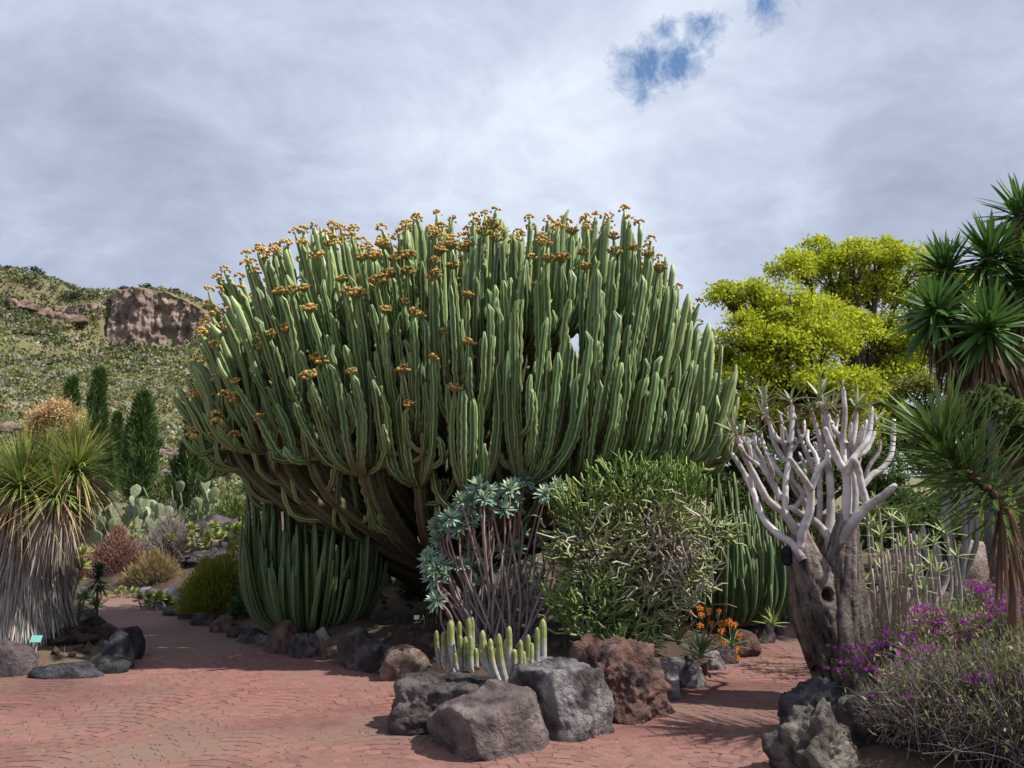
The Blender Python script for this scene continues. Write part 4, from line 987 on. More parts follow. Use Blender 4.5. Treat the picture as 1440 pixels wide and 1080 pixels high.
# ------------------------------------------------------------------ blue-green rosette spurge shrub
def Z5(u, v): return 560 + u / 3.376, 640 + v / 3.376
bb = S(700, 7.35); bs_ = thing('rosette_spurge', 'shrub of bare purplish grey stems topped with blue-green leaf rosettes under the giant tree', 'shrub', bb)
rm = []
for k in range(4):
    b = MB(); n = 46; dd = rdir(n, -15, 85)
    c = np.where(rng.uniform(size=(n, 1)) < (.12 if k < 3 else .4), (.36, .40, .22), (.27, .40, .30)) * rng.uniform(.8, 1.2, (n, 1))
    strips(b, dd * .008, dd, rng.uniform(.085, .12, n), .022, rng.uniform(-.05, .25, n), 4, c * .9, c * 1.15, fold=.3, wprof=([0, .3, .7, 1], [.4, .8, 1, .1])); rm.append(b.mesh('rosette', M['succ']))
RB = [(430, 170), (385, 150), (600, 120), (560, 165), (595, 160), (555, 210), (760, 150), (700, 190), (440, 270), (505, 260), (550, 250), (300, 220), (280, 262), (342, 215), (380, 260), (210, 312), (250, 300), (290, 342), (335, 325), (190, 402), (230, 372),
      (150, 480), (185, 550), (235, 565), (170, 590), (185, 690), (350, 470), (390, 480), (490, 460), (565, 445), (592, 375), (680, 410), (775, 340), (820, 402), (430, 545), (355, 560), (370, 600), (640, 520), (590, 605), (670, 592), (300, 520), (210, 525),
      (470, 185), (182, 342), (372, 300), (690, 160), (410, 215), (455, 230), (325, 255), (150, 510), (240, 340), (530, 170), (740, 175), (800, 420), (360, 180)]
for k, (u, v) in enumerate(RB):
    Y = 7.1 + .55 * (1 - v / 700) * rng.uniform(0, 1.3) + (.35 if 300 < u < 700 and v > 350 else 0); T = P(*Z5(u, v), Y)
    b = bb + np.array([rng.uniform(-.22, .22) + (u - 480) * .0004, rng.uniform(-.15, .15), -.05])
    h = T - b; mid = b + h * (.5, .6, .35) + rng.normal(size=3) * (.06, .05, .03); m2 = b + h * (.85, .95, .72) + rng.normal(size=3) * .05
    pts = smooth([b, mid, m2, T], 16)
    mb = MB(); c = jit((.27, .225, .22), 16, .2); c[9:] = c[9:] * (1.05, .85, .8); tube(mb, pts, np.linspace(.013, .008, 16), 6, col=c); mb.build('branch', M['quiver'], bs_)
    ax = norm(np.array([(u - 480) / 900, -.45, .8]) + rng.normal(size=3) * .12)
    place('rosette', rm[k % 4], bs_, T, norm(np.cross(ax, (.2, .9, .4))), ax, rng.uniform(.85, 1.2))
for k in range(14):
    b = bb + np.array([rng.uniform(-.3, .28), rng.uniform(-.15, .2), -.05]); T = b + np.array([rng.uniform(-.45, .4), rng.uniform(-.1, .2), rng.uniform(.5, 1.0)])
    pts = smooth([b, b + (T - b) * (.4, .4, .4) + rng.normal(size=3) * .04, b + (T - b) * .8 + rng.normal(size=3) * .04, T], 12)
    mb = MB(); tube(mb, pts, np.linspace(.014, .006, 12), 5, col=jit((.21, .175, .17), 12, .2)); mb.build('branch', M['quiver'], bs_)

# ------------------------------------------------------------------ tangled finger shrub
fb = S(885, 7.4); fsx = thing('finger_spurge', 'tangled succulent shrub of curling green finger stems with a brown dead centre', 'shrub', fb)
fc = P(880, 775, 7.4)
mbf, mbg = MB(), MB()
for k in range(26):
    a = rng.uniform(0, 2*PI); T = fc + np.array([math.cos(a) * .55, math.sin(a) * .4, rng.uniform(-.6, .7)]) * rng.uniform(.4, 1)
    b = fb + np.array([rng.uniform(-.12, .2), rng.uniform(-.1, .1), 0])
    mb = MB(); tube(mb, smooth([b, b + (T - b) * (.3, .3, .5) + rng.normal(size=3) * .08, T], 14), np.linspace(.03, .014, 14), 6, col=jit((.25, .2, .16), 14, .2)); mb.build('branch', M['quiver'], fsx)
def fingers(mb, c, R, n, L, r, upw, col, ct):
    d = unit(n); p = c + d * np.asarray(R) * rng.uniform(.35, 1, (n, 1)) ** .6
    dr = norm(d * (1, 1, .3) + np.array([0, 0, 1.0]) * np.asarray(upw).reshape(-1, 1) + rng.normal(size=(n, 3)) * .3)
    twigs(mb, p, p + dr * (L * rng.uniform(.6, 1.3, n))[:, None], r * rng.uniform(.8, 1.1, n), r * .72, .22, 4, jit(col, n, .25), jit(ct, n, .25))
for (px, py, Y, R, n, up, col, ct) in (
    (880, 690, 7.3, (.34, .3, .22), 330, 1.3, (.12, .16, .05), (.16, .25, .06)), (945, 690, 7.5, (.28, .3, .22), 320, 1.6, (.12, .17, .05), (.17, .26, .06)), (820, 720, 7.2, (.24, .25, .22), 260, 1.0, (.13, .16, .06), (.17, .24, .06)),
    (915, 740, 7.3, (.4, .35, .25), 420, .5, (.14, .14, .07), (.17, .21, .07)), (840, 780, 7.1, (.34, .3, .3), 420, .35, (.13, .13, .07), (.15, .19, .07)), (835, 860, 6.95, (.32, .26, .26), 480, .7, (.10, .13, .05), (.13, .19, .05)),
    (900, 850, 7.0, (.35, .26, .25), 330, .2, (.17, .17, .09), (.16, .20, .08)), (955, 800, 7.3, (.26, .25, .25), 220, .0, (.2, .2, .11), (.18, .22, .09)), (870, 900, 6.75, (.3, .15, .08), 150, .6, (.12, .15, .06), (.15, .2, .07)), (985, 745, 7.6, (.3, .25, .12), 120, .3, (.17, .18, .09), (.18, .22, .08))):
    fingers(mbf, P(px, py, Y), np.array(R) * 1.06, int(n * .68), .19, .0135, up, np.array(col) * (1.5 if py < 730 else 1.95), np.array(ct) * (1.35 if py < 730 else 1.65))
mbf.build('finger_stems', M['stem'], fsx, kind='stuff')
n = 230; p = P(925, 790, 7.05) + rng.normal(size=(n, 3)) * (.13, .08, .17); d = norm(np.array([.25, -.15, -1.0]) + rng.normal(size=(n, 3)) * .45)
twigs(mbg, p, p + d * rng.uniform(.12, .32, (n, 1)), .013, .008, .12, 4, jit((.32, .25, .2), n, .3), jit((.26, .2, .16), n, .3)); n = 260; p = P(895, 800, 7.1) + rng.normal(size=(n, 3)) * (.26, .12, .25); d = norm(np.array([0, -.3, .1]) + rng.normal(size=(n, 3)) * (1, .5, .8))
twigs(mbg, p, p + d * rng.uniform(.15, .4, (n, 1)), .011, .007, .28, 5, jit((.44, .40, .33), n, .25), jit((.36, .36, .24), n, .25)); mbg.build('dead_stems', M['twig'], fsx, kind='stuff')

# ------------------------------------------------------------------ small ribbed cacti on the boulders
def Z6(u, v): return 500 + u / 3.43, 840 + v / 3.43
for lab, Y, lst in (('small cluster of grey ribbed cactus columns with yellow-green tips behind the dark lava boulder', 6.35,
      [(390, 160, 415, 315, 10), (425, 165, 430, 290, 11), (458, 110, 480, 300, 15), (452, 175, 470, 330, 12), (500, 115, 505, 250, 11), (545, 100, 548, 240, 13), (562, 95, 565, 250, 11), (505, 185, 510, 345, 11), (530, 190, 535, 345, 10), (555, 185, 560, 350, 11), (530, 255, 538, 350, 10), (580, 245, 585, 340, 11), (498, 235, 505, 320, 10), (480, 270, 490, 330, 9), (550, 265, 556, 360, 10)]),
     ('larger fan of pale grey ribbed cactus columns rising behind the squared boulder', 5.75,
      [(612, 160, 710, 420, 15), (605, 235, 640, 330, 12), (650, 200, 700, 390, 12), (690, 175, 750, 430, 14), (740, 140, 745, 330, 13), (728, 200, 770, 400, 13), (795, 205, 800, 400, 12), (765, 250, 770, 330, 13), (832, 180, 830, 390, 13), (875, 145, 870, 330, 12), (903, 105, 905, 300, 16), (685, 245, 705, 360, 10), (850, 220, 845, 350, 9), (812, 260, 812, 400, 9)])):
    mid = np.mean([P(*Z6(u2, v2), Y) for _, _, u2, v2, _ in lst], 0); mid[2] = gz(mid[0], mid[1])
    t = thing('ribbed_cactus', lab, 'cactus', mid)
    for (u, v, u2, v2, r) in lst:
        dy = rng.uniform(-.12, .12) - (v2 - 350) / 1200; a, b = P(*Z6(u2, v2 + 12), Y + dy), P(*Z6(u, v), Y + dy)
        b0 = a + (b - a) * -.12; pts = bez(b0, a + (b - a) * np.array([.55, .5, .15]), b - np.array([0, 0, .5 * (b[2] - a[2])]), b, 22)
        mb = MB(); rr2 = r * 1.12 / 3.43 * Y / F; K = 22; tt = np.linspace(0, 1, K)
        sd = 20; prof = np.where(np.arange(sd) % 2 == 0, 1.0, .80)[None] * np.ones((K, 1)); rad = rr2 * np.interp(tt, [0, .2, .85, .95, 1], [.85, 1, 1.03, .85, .35])
        m = sst(tt, .45, .75)[:, None, None]; rib = np.where(np.arange(sd) % 2 == 0, 1.4, .55)[None, :, None]
        band = 1 - .18 * (np.sin(tt * 40 + u) > .8)[:, None, None]
        c = (np.array([.34, .33, .315]) * (1 - m) + np.array([.235, .265, .09]) * m) * band * rib * (1 + .1 * rng.normal(size=(K, 1, 1)))
        tube(mb, pts, rad, sd, prof, c); mb.build('stem', M['stem'], t)

# ------------------------------------------------------------------ aloes with orange flowers by the right path
def Z3(u, v): return 840 + u / 3.375, 640 + v / 3.375
ol = [leaf_mesh(.25, .034, dr, .5, (.10, .17, .06), (.13, .19, .07), M['succ']) for dr in (-.1, .05, .2)]
ol2 = [leaf_mesh(.22, .03, dr, .5, (.20, .27, .07), (.25, .30, .09), M['succ']) for dr in (-.1, .05, .2)]
ofl = []
for k in range(3):
    b = MB(); dd = rdir(22, -60, 80); n = 22
    strips(b, dd * .006, dd + np.array([0, 0, -.4]), .028, .012, .2, 2, jit((.78, .30, .05), n, .2), jit((.85, .42, .10), n, .2)); cards(b, dd * .012, .02, .012, jit((.75, .27, .04), n, .2), dd); ofl.append(b.mesh('flower_head', M['petal']))
aloes = [('spiky green aloe with orange flower heads beside the small upright grey boulder', (385, 880), 7.1, 20, ol, [(390, 800), (425, 825), (440, 650), (443, 692), (487, 730), (493, 760), (488, 812)]),
         ('low green aloe at the path edge under the orange blooms', (492, 945), 6.75, 17, ol, [(530, 740), (577, 742), (543, 800), (590, 800), (610, 805), (590, 835), (585, 865), (605, 890)]),
         ('dry brownish aloe tucked under the finger shrub with few blooms', (290, 860), 6.9, 14, ol, [(140, 830), (190, 880), (228, 885), (335, 838)]),
         ('aloe hidden among dark stones with orange heads over the path', (640, 900), 7.3, 13, ol, [(640, 805), (655, 805), (678, 862), (660, 920), (663, 960), (625, 790)]),
         ('bright yellow-green aloe at the far bend of the right path', (780, 775), 8.9, 20, ol2, []), ('second bright aloe leaning over the right path stones', (835, 800), 8.6, 16, ol2, [])]
for lab, (u, v), Y, n, pr, fl in aloes:
    pos = P(*Z3(u, v), Y); pos[2] = max(pos[2], gz(pos[0], pos[1]) + .03); t = thing('aloe', lab, 'aloe', pos)
    rosette(t, pos, (0, -.2, 1), pr, n, 2, 75, 1.0, .02)
    for (fu, fv) in fl:
        fp = P(*Z3(fu, fv), Y - .05 + rng.uniform(-.1, .1)); mb = MB()
        tube(mb, bez(pos, pos + (0, 0, .15), fp + (.02, 0, -.12), fp, 10), .0045, 4, col=(.2, .17, .11)); st = mb.build('flower_stalk', M['twig'], t)
        place('flower_head', ofl[int(rng.integers(3))], st, fp, (1, 0, 0), (0, 0, 1), rng.uniform(.9, 1.25))

# ------------------------------------------------------------------ purple flowering shrubs
def purple(lab, base, c, R, ntwig, nleaf, nfl, topfl, seed, bare=.0, green=(.17, .21, .07)):
    t = thing('purple_flowering_shrub', lab, 'shrub', base)
    b = base + rng.normal(size=(ntwig, 3)) * (R[0] * .45, R[1] * .45, .02)
    d = rdir(ntwig, -5, 85); T = c + d * np.asarray(R) * rng.uniform(.5, 1.05, (ntwig, 1))
    b[:, :2] += (T - b)[:, :2] * .25
    mb = MB(); twigs(mb, b, T, .0036, .0016, .09, 4, jit((.16, .13, .125), ntwig, .35), jit((.22, .185, .17), ntwig, .3))
    k = ntwig * 3; src = rng.integers(ntwig, size=k); f = rng.uniform(.35, .95, (k, 1)); p = b[src] + (T - b)[src] * f; dd = norm((T - b)[src] + rng.normal(size=(k, 3)) * .5 * np.linalg.norm((T - b)[src], axis=1)[:, None])
    tp = p + dd * rng.uniform(.06, .2, (k, 1)); twigs(mb, p, tp, .0022, .0012, .10, 3, jit((.17, .14, .135), k, .35), jit((.24, .2, .18), k, .3))
    mb.build('twigs', M['twig'], t, kind='stuff')
    allT = np.vstack([T, tp]); i = rng.integers(len(allT), size=nleaf); lp = allT[i] + rng.normal(size=(nleaf, 3)) * .035
    lp = lp[rng.uniform(size=len(lp)) > bare * np.clip(1.2 - (lp[:, 2] - base[2]) / (R[2] * 1.2), 0, 1)]
    n = len(lp); mb = MB(); col = np.where(rng.uniform(size=(n, 1)) < .15, (.32, .27, .07), green) * rng.uniform(.7, 1.3, (n, 1)); cards(mb, lp, .04, .011, col, np.array([[0, 0, .8]]) * np.ones((n, 1)), .5); mb.build('leaves', M['leaf'], t, kind='stuff')
    cand = allT[allT[:, 2] > c[2] + topfl * R[2]]
    ck = cand[rng.integers(len(cand), size=max(3, nfl // 6))]; fp = ck[rng.integers(len(ck), size=nfl)] + rng.normal(size=(nfl, 3)) * (.05, .05, .025)
    mb = MB()
    for q_ in fp:
        dd = rdir(9, -5, 60); s = rng.uniform(.75, 1.2); cards(mb, np.repeat(q_[None], 9, 0), .026 * s, .013 * s, jit((.52, .05, .56) if rng.uniform() < .75 else (.5, .12, .42), 9, .25), dd, .15)
    mb.build('blooms', M['petal'], t, kind='stuff')
c1 = P(1262, 948, 5.5); purple('low shrub with a vivid purple bloom cushion beside the quiver trunk', S(1270, 5.5), c1, (.30, .3, .24), 190, 2200, 330, -.1, 1)
c2 = P(1350, 905, 6.3); purple('mixed green and purple shrub behind the bare twiggy bush', S(1350, 6.3), c2, (.5, .4, .28), 260, 3200, 300, .1, 2, green=(.18, .22, .08))
c3 = P(1440, 905, 5.9); purple('purple flowering shrub under the leaning yucca', S(1440, 5.9), c3, (.45, .4, .34), 260, 2600, 260, .0, 3)
c4 = P(1350, 1010, 4.75); purple('bare grey twiggy bush with only a few purple blooms', S(1350, 4.9), c4, (.60, .5, .42), 620, 2600, 30, .3, 4, bare=.55)
c5 = P(1450, 1010, 4.5); purple('tangle of dry grey twigs with sparse green shoots at the bed edge', S(1455, 4.6), c5, (.42, .4, .46), 380, 2200, 20, .3, 5, bare=.5)
c6 = P(1378, 842, 8.2); purple('small purple shrub growing below the agave', S(1378, 8.2), c6, (.3, .25, .16), 90, 700, 120, .1, 6)
c7 = P(1285, 1030, 4.9); purple('sparse dry shrub hanging over the dark half hidden boulder', S(1285, 5.0), c7, (.35, .3, .3), 230, 300, 8, .2, 7, bare=.6)
agl = [leaf_mesh(.5, .12, dr, .45, (.10, .20, .09), (.15, .26, .11), M['succ'], 6, ([0, .2, .5, .8, 1], [.7, .8, 1, .7, .03])) for dr in (-.1, .05)]
pos = S(1385, 9.0); t = thing('agave', 'broad leaved green agave in front of the pinkish boulder', 'agave', pos); rosette(t, pos + (0, 0, .08), (0, -.1, 1), agl, 16, 8, 80, .9, .05)
pos = S(1410, 8.6); t = thing('slim_tree', 'slim grey leaning tree trunk beside the agave', 'tree', pos)
mb = MB(); tube(mb, smooth([pos + (.1, 0, -.1), pos + (.02, 0, .5), pos + (-.02, 0, 1.1), pos + (.08, 0, 1.8), pos + (.1, 0, 2.3)], 18), np.linspace(.08, .04, 18), 9, col=jit((.14, .12, .115), 18)); mb.build('trunk', M['bark'], t)
mb = MB(); puff_crown(mb, pos + (.2, .1, 2.2), (.6, .5, .4), 1500, .09, ((.06, .09, .03), (.13, .17, .05))); mb.build('crown', M['tree'], t)

# ------------------------------------------------------------------ background trees on the right
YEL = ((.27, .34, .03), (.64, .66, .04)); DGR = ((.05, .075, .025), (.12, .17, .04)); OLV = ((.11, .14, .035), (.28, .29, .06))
def puff_tree(lab, px, Y, puffs, n, size, cols, name='broadleaf_tree', trunk_r=.22, forkz=.45, sub=17):
    b = S(px, Y); t = thing(name, lab, 'tree', b, None)
    cs = [(P(a, c, Y + rng.uniform(-1, 1) * r * Y / F * .9), r * Y / F) for a, c, r in puffs]
    lo = min(c[2] for c, _ in cs); fk = b + np.array([0, 0, max(.6, (lo - b[2]) * .8)])
    mb = MB(); tube(mb, smooth([b - (0, 0, .2), b + (fk - b) * .5 + (.1, 0, 0), fk], 12), np.linspace(trunk_r, trunk_r * .8, 12), 10, col=jit((.10, .08, .065), 12)); mb.build('trunk', M['bark'], t)
    for c, R in cs:
        mb = MB(); pts = bez(fk, fk + (c - fk) * (.25, .25, .5), c - (c - fk) * (.2, .2, .0) - (0, 0, R * .5), c, 14); tube(mb, pts, np.linspace(trunk_r * .5, .03, 14), 7, col=(.075, .06, .05))
        for d in rdir(6, -10, 60): tube(mb, [pts[9], pts[9] + (c - pts[9]) * .5 + d * R * .3, c + d * R * .75], [.05, .03, .012], 5, col=(.075, .06, .05))
        mb.build('limb', M['bark'], t)
    tot = sum(R ** 2 for _, R in cs); mb = MB()
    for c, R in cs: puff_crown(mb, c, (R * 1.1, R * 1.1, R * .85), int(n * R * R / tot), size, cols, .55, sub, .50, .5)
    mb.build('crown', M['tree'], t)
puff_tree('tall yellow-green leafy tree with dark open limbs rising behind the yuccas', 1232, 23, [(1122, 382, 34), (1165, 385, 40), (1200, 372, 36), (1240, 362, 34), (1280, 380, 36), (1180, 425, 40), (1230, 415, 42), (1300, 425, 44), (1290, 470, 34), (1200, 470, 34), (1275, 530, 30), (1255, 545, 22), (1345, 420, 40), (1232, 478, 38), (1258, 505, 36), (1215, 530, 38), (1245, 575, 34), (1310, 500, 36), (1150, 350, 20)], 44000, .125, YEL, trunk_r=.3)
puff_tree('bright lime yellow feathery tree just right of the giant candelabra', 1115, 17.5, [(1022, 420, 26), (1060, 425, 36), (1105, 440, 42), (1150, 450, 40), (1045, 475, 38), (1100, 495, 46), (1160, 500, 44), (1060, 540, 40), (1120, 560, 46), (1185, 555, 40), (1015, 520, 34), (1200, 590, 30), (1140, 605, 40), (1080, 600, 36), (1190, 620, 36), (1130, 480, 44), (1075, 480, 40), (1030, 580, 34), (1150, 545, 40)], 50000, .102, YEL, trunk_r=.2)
puff_tree('olive green tree showing behind the leaning yucca', 1350, 19, [(1250, 605, 34), (1235, 565, 26), (1290, 560, 34), (1330, 600, 44), (1275, 640, 40), (1390, 650, 50), (1345, 690, 46), (1430, 690, 50), (1430, 610, 40)], 30000, .11, OLV, trunk_r=.16)
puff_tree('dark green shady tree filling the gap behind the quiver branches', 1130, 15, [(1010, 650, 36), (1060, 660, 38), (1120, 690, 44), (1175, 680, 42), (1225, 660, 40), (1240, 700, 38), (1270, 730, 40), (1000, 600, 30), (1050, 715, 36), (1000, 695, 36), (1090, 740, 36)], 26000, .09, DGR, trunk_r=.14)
puff_tree('low dark hedge tree behind the bushy aloe', 1300, 13, [(1220, 745, 40), (1270, 760, 44), (1320, 750, 46), (1180, 760, 36)], 16000, .08, DGR, trunk_r=.1)
puff_tree('bushy olive tree behind the agave and pinkish boulder', 1400, 14, [(1370, 760, 44), (1420, 770, 48), (1460, 740, 50), (1340, 790, 36)], 17000, .08, OLV, trunk_r=.1)

# ------------------------------------------------------------------ cypresses and plants on the left
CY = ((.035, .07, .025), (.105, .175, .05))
def cypress(lab, px, ytop, Y, wpx, bare=.08, twist=0):
    b = S(px, Y); top = P(px, ytop, Y); H = (top[2] - b[2]) * 1.1; R = wpx / 2 * Y / F
    t = thing('cypress', lab, 'tree', b); mb = MB(); tube(mb, [b - (0, 0, .1), b + (0, 0, H * .4), b + (0, 0, H * .9)], [.14, .09, .03], 7, col=(.14, .1, .08)); mb.build('trunk', M['bark'], t)
    n = 9000; f = rng.uniform(0, 1, n) ** .8; a = rng.uniform(0, 2*PI, n)
    prof = np.interp(f, [0, .12, .35, .7, .9, 1], [.5, .92, .95, .56, .26, .06]); ll = np.clip(.72 + .75 * fbm(np.stack([np.cos(a) * 2.4 + px, np.sin(a) * 2.4, f * H * 1.1 + px], 1), 3), .25, 1.5)
    rr_ = R * prof * ll * rng.uniform(.45, 1.05, n) ** .5
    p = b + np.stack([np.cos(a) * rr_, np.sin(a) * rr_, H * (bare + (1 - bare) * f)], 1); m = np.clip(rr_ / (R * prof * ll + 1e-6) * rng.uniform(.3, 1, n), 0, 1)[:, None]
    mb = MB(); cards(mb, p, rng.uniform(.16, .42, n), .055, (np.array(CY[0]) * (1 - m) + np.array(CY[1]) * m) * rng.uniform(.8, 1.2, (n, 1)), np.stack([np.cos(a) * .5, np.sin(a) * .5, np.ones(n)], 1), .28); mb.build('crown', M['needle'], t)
cypress('slender dark cypress behind the dried flower plume', 84, 553, 33, 30)
cypress('tall dark cypress just right of the dried flower plume', 122, 543, 31, 36)
cypress('narrow short cypress between two taller cypresses', 153, 598, 36, 24)
cypress('tall cypress with bare trunk foot above the prickly pears', 187, 574, 27, 44, bare=.16)
cypress('broad bushy cypress standing alone under the giant tree limbs', 268, 588, 28, 66)
cypress('small cypress half hidden by grassy leaves', 140, 640, 30, 34)
pads = []
for k in range(3):
    v, f = ico(3); d = v.copy(); d[:, 2] *= 1.25; w_ = .72 + .28 * np.clip(d[:, 2] + .3, 0, 1); d[:, 0] *= w_; d[:, 1] *= .16
    b = MB(); b.add(d * .15 + (0, 0, .17), jit((.20, .25, .13), 1, .2)[0] * (1 + .25 * fbm(v * 4 + k, 3))[:, None], t=f); pads.append(b.mesh('pad', M['succ']))
def prickly(lab, px, Y, n, w_, h_, s=1.0):
    b = S(px, Y); t = thing('prickly_pear', lab, 'cactus', b); base = []
    for k in range(n):
        if k < n // 5 or not base: p = b + np.array([rng.uniform(-w_, w_), rng.uniform(-.4, .4), -.05]); lvl = 0
        else:
            q_, lvl, ax0 = base[int(rng.integers(len(base)))]; p = q_ + ax0 * .30 * s; lvl += 1
            if p[2] - b[2] > h_: p = b + np.array([rng.uniform(-w_, w_), rng.uniform(-.4, .4), -.05]); lvl = 0
        ax = norm(np.array([rng.uniform(-.6, .6), rng.uniform(-.3, .3), 1])); fc_ = norm(np.array([rng.uniform(-1, 1), rng.uniform(-.6, .6), 0]))
        place('pad', pads[k % 3], t, p, fc_, ax, s * rng.uniform(.8, 1.15)); base.append((p, lvl, ax))
prickly('prickly pear with pale green pads below the lone broad cypress', 245, 22, 70, 1.3, 1.4, 1.15)
prickly('grey green prickly pear thicket beside the thatched trunk', 150, 17, 60, .9, 1.2)
prickly('prickly pear below the tall bare-footed cypress', 205, 20, 40, .7, 1.3)

def dome(name, lab, px, Y, R, H, n, L, W, cols, cat='shrub', stems=60, m='leaf', up=.6, core=.55, stemc=(.16, .13, .11)):
    b = S(px, Y); t = thing(name, lab, cat, b); d = rdir(n, -5, 90); lum = .8 + .3 * fbm(d * 2.5 + px, 3)
    p = b + d * np.array([R, R * .85, H]) * (lum * rng.uniform(core, 1, n))[:, None]; mm = rng.uniform(0, 1, (n, 1))
    mb = MB(); tp_ = b + rdir(stems, 5, 90) * np.array([R, R * .85, H]) * .85; twigs(mb, b + rng.normal(size=(stems, 3)) * (R * .1, R * .1, .02), tp_, .012, .004, .08, 4, jit(stemc, stems, .3)); mb.build('branches', M['twig'], t, kind='stuff')
    mb = MB(); cards(mb, p, L * rng.uniform(.7, 1.3, n), W, (np.asarray(cols[0]) * (1 - mm) + np.asarray(cols[1]) * mm) * rng.uniform(.8, 1.2, (n, 1)), d + np.array([0, 0, up]), .35); mb.build('foliage', M[m], t, kind='stuff')
    return t
dome('broom_bush', 'round yellow-green broom-like bush at the edge of the left path', 300, 10.7, .56, .80, 12000, .09, .011, ((.17, .19, .03), (.40, .41, .05)), stems=90, core=.55)
dome('dry_shrub', 'reddish brown domed dry shrub at the end of the left path', 158, 14.2, .78, .82, 9000, .07, .012, ((.20, .10, .08), (.34, .19, .14)), stems=200, m='twig', stemc=(.22, .15, .13))
dome('dry_shrub', 'grey twiggy leafless shrub between the red dome and the aeoniums', 232, 15.2, .8, 1.0, 3600, .12, .008, ((.22, .18, .16), (.32, .27, .25)), stems=260, m='twig', stemc=(.26, .22, .2))
dome('dry_shrub', 'straw coloured grassy shrub by the flat pale boulder', 215, 13.6, .6, .45, 3000, .12, .009, ((.22, .17, .08), (.32, .25, .12)), stems=120, m='dry')
dome('green_shrub', 'low yellowish green shrub beyond the twiggy shrub', 262, 18, .9, .8, 4500, .09, .03, ((.12, .15, .04), (.25, .27, .06)))
dome('green_shrub', 'rounded grey green shrub at the foot of the broad cypress', 300, 24, 1.4, 1.2, 5000, .13, .05, ((.08, .11, .05), (.16, .19, .09)))
dome('green_shrub', 'leafy green shrub behind the jagged lava mound', 335, 21, 1.2, 1.3, 5000, .13, .05, ((.09, .13, .04), (.18, .22, .07)))
dome('green_shrub', 'dim green shrub behind the thatched plant', 60, 20, 1.6, 1.5, 5000, .13, .05, ((.06, .09, .035), (.14, .17, .06)))
dome('green_shrub', 'pale green shrub at the foot of the hill past the cypresses', 230, 34, 2.0, 1.6, 5000, .18, .08, ((.10, .13, .05), (.19, .21, .09)))
dome('green_shrub', 'dark green undergrowth beside the giant trunk', 600, 11.0, .45, .5, 2500, .08, .03, ((.03, .055, .02), (.07, .11, .03)))
dome('green_shrub', 'small leafy plant between broom bush and spurge clump', 348, 9.9, .3, .35, 1500, .07, .04, ((.04, .09, .03), (.09, .16, .05)))
aem = []
for k in range(3):
    b = MB(); n = 42; dd = rdir(n, 0, 85); c = jit((.27, .33, .07) if k else (.33, .34, .10), n, .2); strips(b, dd * .01, dd, rng.uniform(.07, .11, n), .035, rng.uniform(-.1, .2, n), 3, c * .85, c * 1.1, fold=.2, wprof=([0, .3, .75, 1], [.3, .7, 1, .15])); aem.append(b.mesh('rosette', M['succ']))
def aeonium(lab, px, Y, n, w_, h_, s, group=None):
    b = S(px, Y); t = thing('aeonium', lab, 'succulent', b, group)
    for k in range(n):
        T = b + np.array([rng.uniform(-w_, w_), rng.uniform(-.2, .2), h_ * rng.uniform(.4, 1)]); q_ = b + (T - b) * (.5, .5, 0) - (0, 0, .03)
        mb = MB(); tube(mb, [q_, q_ + (T - q_) * (.4, .4, .5) + rng.normal(size=3) * .01, T], [.014, .011, .009], 5, col=(.2, .16, .12)); mb.build('stem', M['twig'], t)
        ax = norm(np.array([rng.uniform(-.3, .3), -.3, 1])); place('rosette', aem[k % 3], t, T, norm(np.cross(ax, (.2, .9, .1))), ax, s * rng.uniform(.8, 1.2))
aeonium('bright lime aeonium rosettes between the thatched trunk and the path', 86, 10.6, 9, .3, .75, 1.15)
aeonium('low lime aeonium patch among the pale edging stones', 100, 9.4, 7, .25, .3, 1.0)
aeonium('lime aeonium cushion on the dark stone at the path bend', 211, 11.6, 9, .2, .2, 1.0)
aeonium('scattered aeoniums climbing the lava in front of the mound', 290, 15.2, 16, .75, .75, 1.5)
aeonium('aeonium clump right of the lava mound above the broom bush', 328, 15.8, 12, .5, .65, 1.5)
aeonium('small aeonium clump beside the red domed shrub', 196, 15.6, 6, .3, .8, 1.3)
aeonium('tiny aeoniums at the foot of the red domed shrub', 170, 12.7, 4, .2, .2, .9)
# young plant with drooping dark head
b = S(132, 8.7); t = thing('young_tree', 'young thin-stemmed plant with a drooping dark green umbrella of leaves by the path', 'plant', b)
T = P(137, 826, 8.7); mb = MB(); tube(mb, smooth([b - (0, 0, .05), b + (T - b) * .5 + (.01, 0, 0), T], 10), np.linspace(.016, .012, 10), 6, col=(.09, .06, .05)); mb.build('stem', M['bark'], t)
n = 240; f = rng.uniform(0, 1, n); a = rng.uniform(0, 2*PI, n); el = np.radians(-10 + 75 * f); d = np.stack([np.cos(a) * np.cos(el), np.sin(a) * np.cos(el), np.sin(el)], 1)
mb = MB(); strips(mb, T + np.stack([0*f, 0*f, .20 * f], 1), d, rng.uniform(.19, .27, n) * (1 - .5 * f), .022, rng.uniform(.1, .45, n), 4, jit((.05, .12, .045), n, .25), jit((.09, .19, .07), n, .25)); mb.build('leaf_head', M['leaf'], t, kind='stuff')
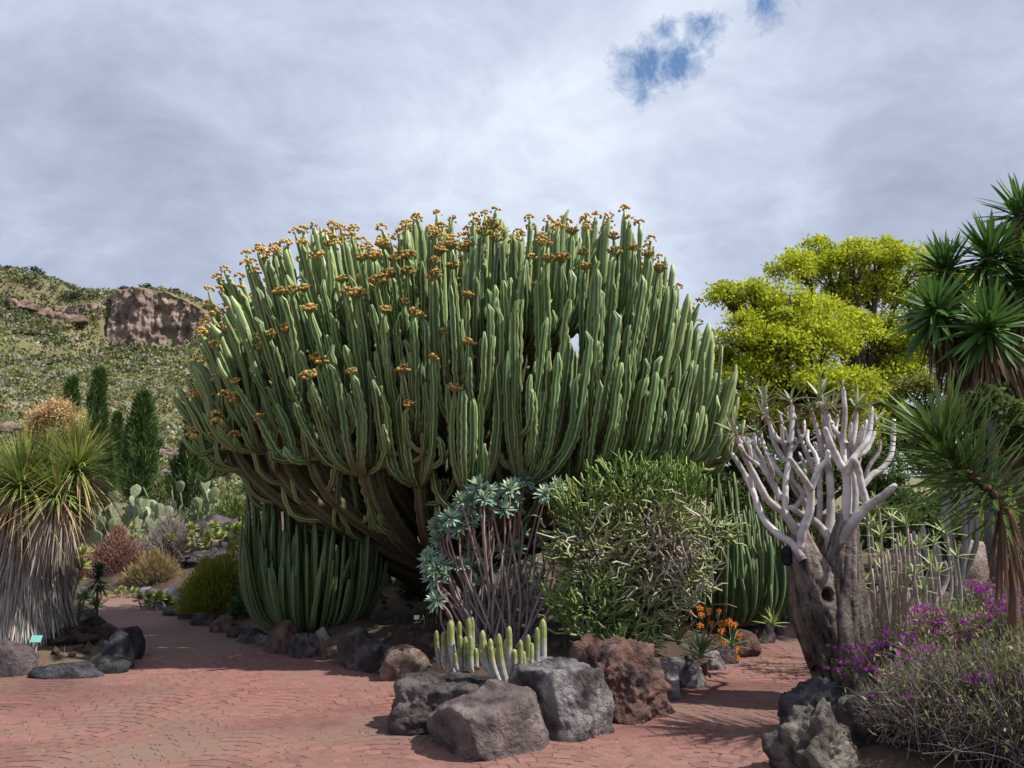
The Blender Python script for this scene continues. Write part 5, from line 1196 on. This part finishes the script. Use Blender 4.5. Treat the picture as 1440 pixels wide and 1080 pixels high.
# dragon tree heads left of the trunk
b = S(372, 15.5); t = thing('dragon_tree', 'small dragon tree with rosette heads rising behind the dark spurge clump', 'tree', b); fk = b + (0, 0, 1.3)
mb = MB(); tube(mb, [b - (0, 0, .1), b + (.05, 0, .7), fk], [.13, .11, .1], 8, col=(.22, .18, .16)); mb.build('trunk', M['quiver'], t)
for (px, py) in ((345, 688), (362, 700), (378, 684), (395, 692), (385, 705)):
    pos = P(px, py, 15.5 + rng.uniform(-.4, .4)); mb = MB(); tube(mb, bez(fk, fk + (0, 0, .15), pos - (0, 0, .2), pos, 8), np.linspace(.08, .05, 8), 7, col=(.22, .18, .16)); mb.build('limb', M['quiver'], t)
    n = 130; d = rdir(n, -25, 85); mb = MB(); strips(mb, pos + d * .03, d, rng.uniform(.26, .38, n), .024, rng.uniform(.05, .3, n), 4, jit((.11, .16, .07), n, .25), jit((.19, .25, .13), n, .2)); mb.build('leaf_head', M['leaf'], t, kind='stuff')
# plant labels
def sign(lab, px, py, Y, w_, h_, col):
    p = P(px, py, Y); z0 = gz(p[0], p[1]); t = thing('plant_sign', lab, 'sign', (p[0], p[1], z0))
    mb = MB(); tube(mb, [(p[0], p[1], z0 - .05), (p[0], p[1], p[2])], [.006, .006], 6, col=(.3, .3, .3)); mb.build('stake', M['plate'], t)
    x, y, z = w_ / 2, .004, h_ / 2; c8 = np.array([(sx * x, sy * y, sz * z) for sz in (-1, 1) for sy in (-1, 1) for sx in (-1, 1)]); a = -.45; R = np.array([[1, 0, 0], [0, math.cos(a), -math.sin(a)], [0, math.sin(a), math.cos(a)]])
    mb = MB(); mb.add(c8 @ R.T + p - np.array([0, .012, 0]), col, [(0, 2, 3, 1), (4, 5, 7, 6), (0, 1, 5, 4), (2, 6, 7, 3), (0, 4, 6, 2), (1, 3, 7, 5)]); mb.build('plate', M['plate'], t, False)
sign('small blank teal plant label on a stake by the thatched trunk', 52, 898, 7.55, .10, .065, (.22, .55, .50))
sign('tiny white plant label beside the giant tree trunk', 586, 868, 8.6, .055, .045, (.75, .78, .78))
# loose ground cover: dry grass, litter, pebbles
n = 1900; px = rng.uniform(-40, 1480, n); Y = rng.uniform(5.2, 18, n); x = (px - 720) / F * Y
inb = np.zeros(n, bool)
for poly in (BED_A, BED_B, BED_C, BED_D): inb |= sdist(np.stack([x, Y], 1), poly) > .15
x, Y = x[inb], Y[inb]; base = np.stack([x, Y, ground_z(x, Y)], 1); k = 7; bb2 = np.repeat(base, k, 0) + rng.normal(size=(len(base) * k, 3)) * (.05, .05, 0); n = len(bb2)
col = np.asarray([(.26, .20, .10), (.17, .12, .07), (.11, .14, .045), (.30, .24, .13)])[np.repeat(rng.integers(4, size=len(base)), k)] * rng.uniform(.7, 1.2, (n, 1))
mb = MB(); strips(mb, bb2 - (0, 0, .01), rdir(n, 15, 80), rng.uniform(.04, .15, n), .006, rng.uniform(0, .4, n), 3, col); mb.build('dry_grass', M['dry'], kind='stuff')
n = 1500; px = rng.uniform(-40, 1480, n); Y = rng.uniform(5, 13, n); x = (px - 720) / F * Y; inb = np.zeros(n, bool)
for poly in (BED_A, BED_B, BED_C): inb |= sdist(np.stack([x, Y], 1), poly) > .1
x, Y = x[inb], Y[inb]; z = ground_z(x, Y); mb = MB(); v, f = ico(1)
for a, b_, c_ in zip(x, Y, z):
    s = rng.uniform(.012, .05); mb.add(v * (1 + .25 * rng.normal(size=(len(v), 1))) * s * (1, 1, .7) + (a, b_, c_ + s * .3), jit((.10, .075, .065), 1, .5)[0], t=f)
mb.build('gravel', M['rock'], smooth=False, kind='stuff')
n = 900; px = rng.uniform(0, 1150, n); Y = rng.uniform(4.6, 10, n); x = (px - 720) / F * Y; out = np.ones(n, bool)
for poly in (BED_A, BED_B, BED_C): out &= sdist(np.stack([x, Y], 1), poly) < -.02
mb = MB(); k = int(out.sum()); cards(mb, np.stack([x[out], Y[out], np.full(k, .009)], 1), rng.uniform(.01, .03, k), .008, jit((.3, .22, .13), k, .4), unit(k) * (1, 1, .08), .02); mb.build('leaf_litter', M['dry'], kind='stuff')
